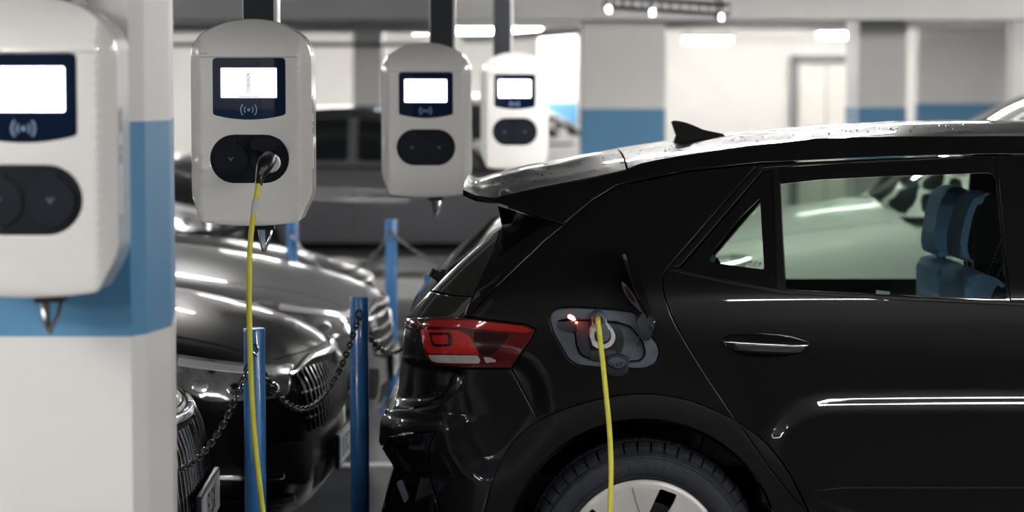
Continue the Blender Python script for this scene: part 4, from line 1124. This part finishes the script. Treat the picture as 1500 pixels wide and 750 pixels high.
MB().lathe([(0.0, -0.018), (0.024, -0.018), (0.027, -0.014), (0.027, 0.006)], P(396.5, 238.5, 6.665), 'Y', 32).build('plug_collar', M['white_plastic'], pg, K, True)
MB().tube([P(385.5, 246, 6.572), P(381, 256, 6.568)], 0.006, 8).build('plug_mark', M['grey_plastic'], pg, K, True)
# raised lid of the used socket, part of the charger
cl = Vector(charger.location)
px = rnd([(365, 213), (370, 206), (389, 204), (409, 206), (414.5, 213), (412, 219), (389, 223), (368, 219)], 5, 3)
mb = MB(); A = [mb.b.verts.new(P(u, v, 6.845-0.045*(v-204)/18)) for u, v in px]; B = [mb.b.verts.new(v.co+Vector((0, 0.006, 0.006))) for v in A]
mb.b.faces.new(A); mb.b.faces.new(B[::-1])
for i in range(len(A)): mb.b.faces.new((A[i], B[i], B[(i+1) % len(A)], A[(i+1) % len(A)]))
mb.build('open_lid', M['oval2'], charger, tuple(cl), True)
# plug in the car
def kl(name, pxs, y0, y1, m, parent, bev=0.0):
    mb = MB(); a = [mb.b.verts.new(P(u, v, y0)) for u, v in pxs]; b = [mb.b.verts.new(v.co+Vector((0, y1-y0, 0))) for v in a]
    mb.b.faces.new(a); mb.b.faces.new(b[::-1]); n = len(a)
    for i in range(n): mb.b.faces.new((a[i], b[i], b[(i+1) % n], a[(i+1) % n]))
    if bev:
        es = [e for e in mb.b.edges if all(v in a for v in e.verts)]
        bmesh.ops.bevel(mb.b, geom=es, offset=bev, segments=3, affect='EDGES', profile=0.5)
    return mb.build(name, m, parent, K, True, angle=40)
cp2 = kl('car_plug', rnd([(868, 468), (884, 462), (888.5, 467), (889.5, 477), (897.5, 482), (902, 492), (900, 502), (892, 510), (882, 511.5), (872, 508), (865, 499), (864, 487), (869, 480)], 4, 3), 7.00, 7.11, M['white_plastic'], cab, 0.004)
kl('plug_recess', circp(883, 491.5, 12.3, 28, 1.05), 6.996, 7.03, M['black_plastic'], cp2, 0.001)
kl('plug_grip', rnd([(880, 470), (887, 468), (888, 479), (893, 486), (894.5, 493), (889, 500), (883, 501), (879, 496), (877, 486)], 3, 3), 6.975, 7.03, M['grey_plastic'], cp2, 0.003)
MB().lathe([(0.0095, -0.016), (0.0125, -0.018), (0.0185, -0.012), (0.0195, 0.0), (0.0195, 0.09)], P(877, 467, 6.985), 'Y', 28).build('plug_gland', M['grey_plastic'], cp2, K, True)
kl('plug_latch', rnd([(866, 498), (870, 495), (874, 503), (880, 509), (876, 511), (868, 506)], 1, 2), 6.99, 7.02, M['white_plastic'], cp2, 0.001)

# ================================================================ THE OTHER CARS
# local frame: +x forwards, nose at x = 0, y = 0 the centre plane, z = 0 the floor
def cage(rings, cap_front=True, cap_back=True, levels=3):
    """rings: list of (x, [(y, z), ...]) from the outer bottom to the centre top; mirrored, skinned and subdivided"""
    bm = bmesh.new(); R = []
    for x, pr_ in rings:
        right = [bm.verts.new(((x if not isinstance(x, (list, tuple)) else x[i]), -y, z)) for i, (y, z) in enumerate(pr_)]
        leftv = [bm.verts.new(((x if not isinstance(x, (list, tuple)) else x[i]), y, z)) for i, (y, z) in enumerate(pr_[:-1])][::-1]
        R.append(right+leftv)
    n = len(R[0])
    for i in range(len(R)-1):
        for j in range(n-1): bm.faces.new((R[i][j], R[i][j+1], R[i+1][j+1], R[i+1][j]))
    h = (n-1)//2
    for ring, do in ((R[0], cap_front), (R[-1], cap_back)):
        if not do: continue
        for j in range(h-1): bm.faces.new((ring[j], ring[j+1], ring[n-2-j], ring[n-1-j]))
        bm.faces.new((ring[h-1], ring[h], ring[h+1]))
    bmesh.ops.recalc_face_normals(bm, faces=bm.faces)
    me = bpy.data.meshes.new('cage'); bm.to_mesh(me); bm.free()
    o = bpy.data.objects.new('cage', me); COL.objects.link(o)
    s = o.modifiers.new('s', 'SUBSURF'); s.levels = levels; s.render_levels = levels
    dg = bpy.context.evaluated_depsgraph_get(); ev = o.evaluated_get(dg)
    m2 = bpy.data.meshes.new_from_object(ev); bpy.data.objects.remove(o)
    m2.polygons.foreach_set('use_smooth', [True]*len(m2.polygons))
    bvh = BVHTree.FromPolygons([v.co[:] for v in m2.vertices], [p.vertices[:] for p in m2.polygons])
    return m2, bvh
def rayfn(bvh, mode, lift=0.0):
    """mode: front (y,z seen from +x), side- / side+ (x,z seen from -y / +y), top (x,y seen from above)"""
    def f(p):
        pos = []; nr = []
        for a, b in p:
            if mode == 'front': o_, d_ = Vector((3, a, b)), Vector((-1, 0, 0))
            elif mode == 'side-': o_, d_ = Vector((a, -4, b)), Vector((0, 1, 0))
            elif mode == 'side+': o_, d_ = Vector((a, 4, b)), Vector((0, -1, 0))
            else: o_, d_ = Vector((a, b, 5)), Vector((0, 0, -1))
            h, n, _, _ = bvh.ray_cast(o_, d_)
            if h is None:
                h, n, _, _ = bvh.find_nearest(o_+d_*3.5)
            if n.dot(d_) > 0: n = -n
            pos.append(h+n*lift); nr.append(n)
        return np.array([tuple(x) for x in pos]), np.array([tuple(x) for x in nr])
    return f
INW = {'front': (-1, 0, 0), 'side-': (0, 1, 0), 'side+': (0, -1, 0), 'top': (0, 0, -1)}
def decal(name, bvh, mode, poly, m, parent, lift=0.004, sp=0.05, depth=0.012, holes=(), label=None):
    return panel(name, poly, rayfn(bvh, mode, lift), m, parent, None, holes, sp=sp, bsp=sp*0.6, rollw=0.004, rolld=0.003, depth=depth, inward=INW[mode], label=label)
def car_model(name, label, paint, kind='sedan', hs=1.0, grille='slats', L=4.6, headlight='lamp', plate_text=None, detail=True, cat='car', group=None, bright=False):
    e = empty(name, (0, 0, 0), label, cat, group)
    def R(x, hw, zb, zs, zt, zc, k=0.80):
        return (x, [(hw*0.86, zb), (hw*0.98, zb+0.08), (hw, 0.46*hs), (hw*0.985, zs*hs), (hw*k, zt*hs-0.028), (hw*0.45, zc*hs-0.020), (0, zc*hs)])
    nose = [([0.0-0.02, 0.01, 0.01, -0.01, -0.03, -0.02, -0.01], R(0, 0.30, 0.26, 0.64, 0.69, 0.70)[1]),
            ([-0.06, -0.03, -0.03, -0.06, -0.09, -0.06, -0.05], R(0, 0.62, 0.20, 0.66, 0.72, 0.745)[1]),
            ([-0.20, -0.17, -0.18, -0.20, -0.22, -0.20, -0.19], R(0, 0.81, 0.20, 0.70, 0.775, 0.81)[1]),
            R(-0.45, 0.885, 0.20, 0.75, 0.83, 0.875), R(-0.75, 0.90, 0.20, 0.80, 0.88, 0.935), R(-1.25, 0.90, 0.20, 0.86, 0.94, 0.99)]
    if kind == 'suv':
        tail = [R(-1.6, 0.91, 0.2, 0.90, 0.98, 1.01), R(-2.8, 0.91, 0.2, 0.95, 1.0, 1.02), R(-3.9, 0.90, 0.2, 0.98, 1.02, 1.04), R(-4.35, 0.84, 0.22, 0.98, 1.02, 1.04), R(-4.45, 0.70, 0.26, 0.92, 0.98, 1.0)]
        cab_ = [(-1.22, 0.86, 0.90, 0.60, 0.97), (-1.45, 0.86, 0.90, 0.64, 1.08), (-2.0, 0.87, 0.92, 0.68, 1.44), (-2.5, 0.87, 0.93, 0.69, 1.52), (-3.6, 0.86, 0.95, 0.68, 1.50), (-4.1, 0.85, 0.96, 0.65, 1.40), (-4.3, 0.80, 0.96, 0.62, 1.05)]
    else:
        tail = [R(-1.6, 0.905, 0.2, 0.90, 0.97, 1.0), R(-2.8, 0.91, 0.2, 0.94, 0.99, 1.01), R(-3.8, 0.90, 0.2, 0.95, 1.02, 1.06), R(-4.35, 0.84, 0.22, 0.93, 1.0, 1.06), R(-4.6, 0.66, 0.28, 0.85, 0.93, 0.97)]
        cab_ = [(-1.28, 0.84, 0.90, 0.58, 0.97), (-1.5, 0.85, 0.90, 0.62, 1.06), (-2.15, 0.86, 0.92, 0.64, 1.36), (-2.6, 0.86, 0.93, 0.65, 1.43), (-3.2, 0.86, 0.94, 0.64, 1.41), (-3.8, 0.84, 0.95, 0.60, 1.24), (-4.15, 0.78, 0.95, 0.55, 1.03)]
    me, bvh = cage(nose+tail, levels=3 if detail else 2)
    me.materials.append(paint); me.name = 'body'
    b = bpy.data.objects.new('body', me); COL.objects.link(b); b.parent = e
    me2, bv2 = cage([(x, [(yb_, zb_*hs), ((yb_*0.45+yt*0.55), (zb_*0.45+zt_*0.55)*hs), (yt, (zt_-0.012)*hs), (yt*0.5, (zt_+0.015)*hs), (0, (zt_+0.02)*hs)]) for x, yb_, zb_, yt, zt_ in cab_], levels=3 if detail else 2)
    me2.materials.append(M['dark_glass']); me2.name = 'window_glass'
    g = bpy.data.objects.new('window_glass', me2); COL.objects.link(g); g.parent = e
    xr0, xr1 = (-2.15, -4.0) if kind == 'suv' else (-2.3, -3.45)
    decal('roof_panel', bv2, 'top', rnd([(xr0, -0.60), (xr0+0.04, 0), (xr0, 0.60), (xr1, 0.56), (xr1-0.05, 0), (xr1, -0.56)], 0.05, 2), paint, e, sp=0.12, depth=0.01)
    # pillars and window frames on both flanks
    H = hs
    if kind == 'suv':
        frame_ = [(-1.18, 0.92*H), (-1.50, 1.16*H), (-2.0, 1.50*H), (-2.6, 1.55*H), (-3.6, 1.53*H), (-4.2, 1.42*H), (-4.38, 0.95*H)]
        wins = [[(-1.55, 0.97*H), (-2.02, 1.36*H), (-2.55, 1.42*H), (-2.55, 0.99*H)], [(-2.63, 0.99*H), (-2.63, 1.42*H), (-3.45, 1.40*H), (-3.5, 1.0*H)], [(-3.58, 1.01*H), (-3.55, 1.39*H), (-3.95, 1.32*H), (-4.1, 1.03*H)]]
    else:
        frame_ = [(-1.25, 0.92*H), (-1.6, 1.12*H), (-2.15, 1.40*H), (-2.6, 1.46*H), (-3.2, 1.44*H), (-3.8, 1.28*H), (-4.2, 0.97*H)]
        wins = [[(-1.68, 0.97*H), (-2.2, 1.29*H), (-2.60, 1.345*H), (-2.60, 0.985*H)], [(-2.68, 0.985*H), (-2.68, 1.345*H), (-3.2, 1.325*H), (-3.42, 1.24*H), (-3.46, 1.0*H)], [(-3.54, 1.0*H), (-3.52, 1.22*H), (-3.82, 1.06*H), (-3.80, 1.02*H)]]
    for md in ('side-', 'side+'):
        decal('window_frame', bv2, md, frame_, paint, e, holes=[rnd(w_, 0.04, 2) for w_ in wins], sp=0.09, depth=0.02, lift=0.006)
        for xx in ((-1.52, -2.62, -3.52) if detail else (-2.62,)):
            pts = [(-0.004+xx, 0.36*H), (xx+0.004, 0.36*H), (xx+0.004, 0.87*H), (xx-0.004, 0.87*H)]
            decal('door_joint', bvh, md, pts, M['liner'], e, lift=0.0012, sp=0.05, depth=0.002)
        for xx in (-1.75, -2.85):
            decal('door_handle', bvh, md, rnd([(xx, 0.785*H), (xx-0.2, 0.795*H), (xx-0.2, 0.825*H), (xx, 0.815*H)], 0.01, 2), paint, e, lift=0.022, sp=0.05, depth=0.02)
        decal('sill_strip', bvh, md, rnd([(-1.25, 0.27), (-3.2, 0.27), (-3.2, 0.34), (-1.25, 0.34)], 0.02, 2), M['cladding'], e, lift=0.008, sp=0.12)
        s = -1 if md == 'side-' else 1
        mm = MB().box((-1.72, s*1.0, 1.0*H), (0.12, 0.20, 0.13), 0.035, seg=3)
        mm.build('door_mirror', paint, e, None, True, angle=60)
        # headlight wraps from the front onto the wing
        hl = {'lamp': [(-0.09, 0.605*H), (-0.09, 0.695*H), (-0.46, 0.760*H), (-0.56, 0.755*H), (-0.46, 0.67*H), (-0.34, 0.61*H)]}['lamp']
        decal('headlight', bvh, md, rnd(hl, 0.02, 2), M['lamp_glass_bright'] if bright else M['lamp_glass'], e, lift=0.006, sp=0.05)
        if detail:
            decal('daytime_light_strip', bvh, md, rnd([(-0.10, 0.688*H), (-0.44, 0.748*H), (-0.44, 0.724*H), (-0.10, 0.668*H)], 0.004, 1), M['lamp_strip'], e, lift=0.010, sp=0.03)
            for zz, xx in ((0.635, -0.15), (0.645, -0.25), (0.66, -0.36)):
                decal('headlight_lens', bvh, md, [(xx+0.028*math.cos(t), zz*H+0.024*math.sin(t)) for t in np.linspace(0, 2*math.pi, 13)[:-1]], M['lens_chrome'], e, lift=0.010, sp=0.03)
        decal('fog_lamp_recess', bvh, 'front', rnd([(s*0.52, 0.30), (s*0.50, 0.44*H), (s*0.74, 0.46*H), (s*0.74, 0.34)], 0.03, 2), M['liner'], e, lift=0.003, sp=0.06)
        if detail:
            decal('bumper_trim', bvh, md, rnd([(-0.10, 0.345), (-0.10, 0.365), (-0.50, 0.395), (-0.50, 0.38)], 0.004, 1), M['chrome'], e, lift=0.006, sp=0.04)
            decal('bumper_crease', bvh, md, rnd([(-0.08, 0.255), (-0.08, 0.285), (-0.60, 0.30), (-0.60, 0.285)], 0.004, 1), M['cladding'], e, lift=0.014, sp=0.04)
        for xw in (-0.88, -3.65):
            wm = MB().lathe([(0.20, 0.22), (0.30, 0.215), (0.325, 0.18), (0.325, 0.04), (0.31, 0.01), (0.28, 0.0), (0.225, 0.004), (0.215, 0.012)], (0, 0, 0), 'Y', 40)
            wo = wm.build('wheel', M['rubber'], e, None, True); wo.location = (xw, s*0.90 if s < 0 else 0.90, 0.325)
            if s > 0: wo.rotation_euler = (0, 0, math.pi)
            rm = MB().lathe([(0.0, 0.02), (0.05, 0.015), (0.06, 0.03), (0.20, 0.02), (0.216, 0.008), (0.216, 0.05)], (0, 0, 0), 'Y', 40).build('rim', M['metal_dark'], wo, None, True)
            for k5 in range(5):
                a5 = k5*2*math.pi/5
                MB().box((0.115, 0.012, 0), (0.19, 0.02, 0.045), 0.008).build('spoke', M['metal_dark'], wo, None, xf=Matrix.Rotation(a5, 4, 'Y'))
            decal('wheel_arch', bvh, md, [(xw+0.385*math.cos(t), 0.325+0.385*math.sin(t)) for t in np.linspace(-0.25, math.pi+0.25, 26)], M['liner'], e, lift=0.002, sp=0.08, depth=0.004)
    # front: grille, intake, plate
    gw = 0.56
    decal('grille', bvh, 'front', rnd([(-gw, 0.50*H), (-gw-0.02, 0.655*H), (-0.30, 0.69*H), (0.30, 0.69*H), (gw+0.02, 0.655*H), (gw, 0.50*H), (0.30, 0.455*H), (-0.30, 0.455*H)], 0.02, 2), M['liner'], e, lift=0.003, sp=0.06)
    if grille == 'slats' and detail:
        for i in range(23):
            yy = -gw+0.02+i*(2*gw-0.04)/22
            decal('grille_slat', bvh, 'front', [(yy-0.006, 0.475*H), (yy+0.006, 0.475*H), (yy+0.006, 0.672*H), (yy-0.006, 0.672*H)], M['chrome'] if kind == 'suv' else M['chrome_dark'], e, lift=0.016, sp=0.10, depth=0.012)
        for zz in (0.515, 0.60):
            decal('grille_bar', bvh, 'front', [(-gw, zz*H), (gw, zz*H), (gw, zz*H+0.008), (-gw, zz*H+0.008)], M['chrome_dark'], e, lift=0.012, sp=0.10, depth=0.010)
    else:
        for zz in (0.50, 0.55, 0.60, 0.65):
            decal('grille_bar', bvh, 'front', [(-gw, zz*H), (gw, zz*H), (gw, zz*H+0.014), (-gw, zz*H+0.014)], M['chrome_dark'], e, lift=0.014, sp=0.12, depth=0.010)
    decal('grille_surround', bvh, 'front', rnd([(-gw-0.03, 0.665*H), (-0.30, 0.705*H), (0.30, 0.705*H), (gw+0.03, 0.665*H), (0.30, 0.69*H), (-0.30, 0.69*H)], 0.003, 1), M['chrome'], e, lift=0.018, sp=0.07)
    decal('air_intake', bvh, 'front', rnd([(-0.45, 0.27), (-0.47, 0.36), (0.47, 0.36), (0.45, 0.27)], 0.02, 2), M['liner'], e, lift=0.003, sp=0.08)
    # bonnet joint lines
    if detail:
        for s in (-1, 1):
            decal('bonnet_joint', bvh, 'top', [(-0.18, s*0.60), (-0.70, s*0.70), (-1.25, s*0.74), (-1.25, s*0.747), (-0.70, s*0.708), (-0.18, s*0.608)], M['liner'], e, lift=0.0015, sp=0.05, depth=0.003)
    decal('bonnet_edge', bvh, 'front', [(-0.55, 0.716*H), (0.55, 0.716*H), (0.55, 0.722*H), (-0.55, 0.722*H)], M['liner'], e, lift=0.0015, sp=0.05, depth=0.003)
    return e, bvh
def add_plate(e, z, txt, x=0.03):
    p = MB().box((x, 0, z), (0.016, 0.53, 0.125), 0.004).build('number_plate', M['plate_frame'], e)
    MB().box((x+0.0085, 0, z), (0.002, 0.515, 0.108), 0.0008).build('plate_face', M['plate'], p)
    m = Matrix.Translation((x+0.0098, 0.0, z)) @ Matrix.Rotation(math.pi/2, 4, 'Z') @ Matrix.Rotation(math.pi/2, 4, 'X')
    text_obj('plate_lettering', txt, 0.105, M['ink'], p, m, 0.0006)
    MB().box((x+0.0098, -0.24, z), (0.0014, 0.034, 0.106)).build('plate_blue_band', M['blue_post'], p)
    return p
M['lamp_glass'] = mat('headlight_glass', (0.42, 0.42, 0.43), 0.08, 0.6, 1.0, 0.5, 14)
M['lamp_glass_bright'] = mat('clear_headlight_glass', (0.85, 0.85, 0.85), 0.15, 0.7, 1.0, 0.5, 14)
M['lens_chrome'] = mat('lamp_reflector_chrome', (0.95, 0.95, 0.95), 0.10, 1.0)
M['lamp_strip'] = mat('headlight_strip', (0.75, 0.75, 0.75), 0.2, 0.3, 1.0)
M['chrome_dark'] = mat('dark_chrome', (0.16, 0.16, 0.165), 0.15, 1.0)
M['plate_frame'] = mat('plate_frame', (0.02, 0.02, 0.022), 0.4)
def paintm(n, c, met=0.3, r=0.3, coat=0.32): return mat(n, c, r, 0.0, coat, 0.1, 600, spec=0.08)
M['p_black'] = paintm('black_paint_b', (0.008, 0.008, 0.009))
M['p_grey'] = paintm('grey_paint', (0.14, 0.14, 0.15), 0.2, 0.45, 0.25)
M['p_dark'] = paintm('anthracite_paint', (0.020, 0.020, 0.022), 0.4)
M['p_white'] = paintm('white_paint_c', (0.72, 0.72, 0.71), 0.0)
M['p_silver'] = paintm('silver_paint', (0.16, 0.165, 0.17), 0.4)
def place(e, x, y, rz=0.0, z=0.0):
    e.location = (x, y, z); e.rotation_euler = (0, 0, rz); return e
eA, _ = car_model('parked_car', 'black car at the lower left with a chrome grille, just behind the banded pillar', M['p_black'], 'suv', 1.09, plate_text='FISX', group='cars parked nose to the bollards')
add_plate(eA, 0.50, 'FI SX', 0.035); place(eA, P(307, 700, 6.8).x-0.045, 6.84, math.radians(1.6))
eB, _ = car_model('parked_car', 'black car with a tall slatted grille behind the chain of the nearest bollard', M['p_black'], 'sedan', 1.03, group='cars parked nose to the bollards')
add_plate(eB, 0.375, 'B SC 81', 0.035); place(eB, P(492, 650, 8.9).x, 8.9, math.radians(-2.5))
eC, _ = car_model('parked_car', 'silver white car nose seen behind the second blue bollard', M['p_silver'], 'sedan', 1.0, grille='bars', group='cars parked nose to the bollards')
add_plate(eC, 0.42, 'B AX 17', 0.02); place(eC, P(572, 600, 11.2).x, 11.2, 0.0)
eD, _ = car_model('parked_car', 'dark car with a bright lamp cluster above the second blue bollard', M['p_dark'], 'sedan', 0.89, grille='bars', group='cars parked nose to the bollards', bright=True)
place(eD, P(548, 430, 13.4).x, 13.5, 0.0)
eE, _ = car_model('parked_car', 'dark car with glinting headlights below the lower left corner of the sharp charger', M['p_dark'], 'suv', 1.32, grille='bars', group='cars parked nose to the bollards', bright=True)
place(eE, P(352, 330, 15.8).x, 15.8, 0.0)
eF, _ = car_model('parked_car', 'grey saloon standing side on behind the second and third chargers', M['p_grey'], 'sedan', 1.06, grille='bars')
place(eF, P(950, 330, 22.0).x, 22.0, 0.0)
eG, _ = car_model('parked_car', 'white car beyond the hatchback, seen through its side window', M['p_white'], 'suv', 1.13, grille='bars')
place(eG, P(930, 330, 12.6).x, 12.75, math.pi)
eI, _ = car_model('parked_car', 'white car far back behind the grey saloon, roof showing left of the third charger', M['p_white'], 'sedan', 1.13, grille='bars')
place(eI, P(317, 330, 27.0).x, 27.0, math.pi)
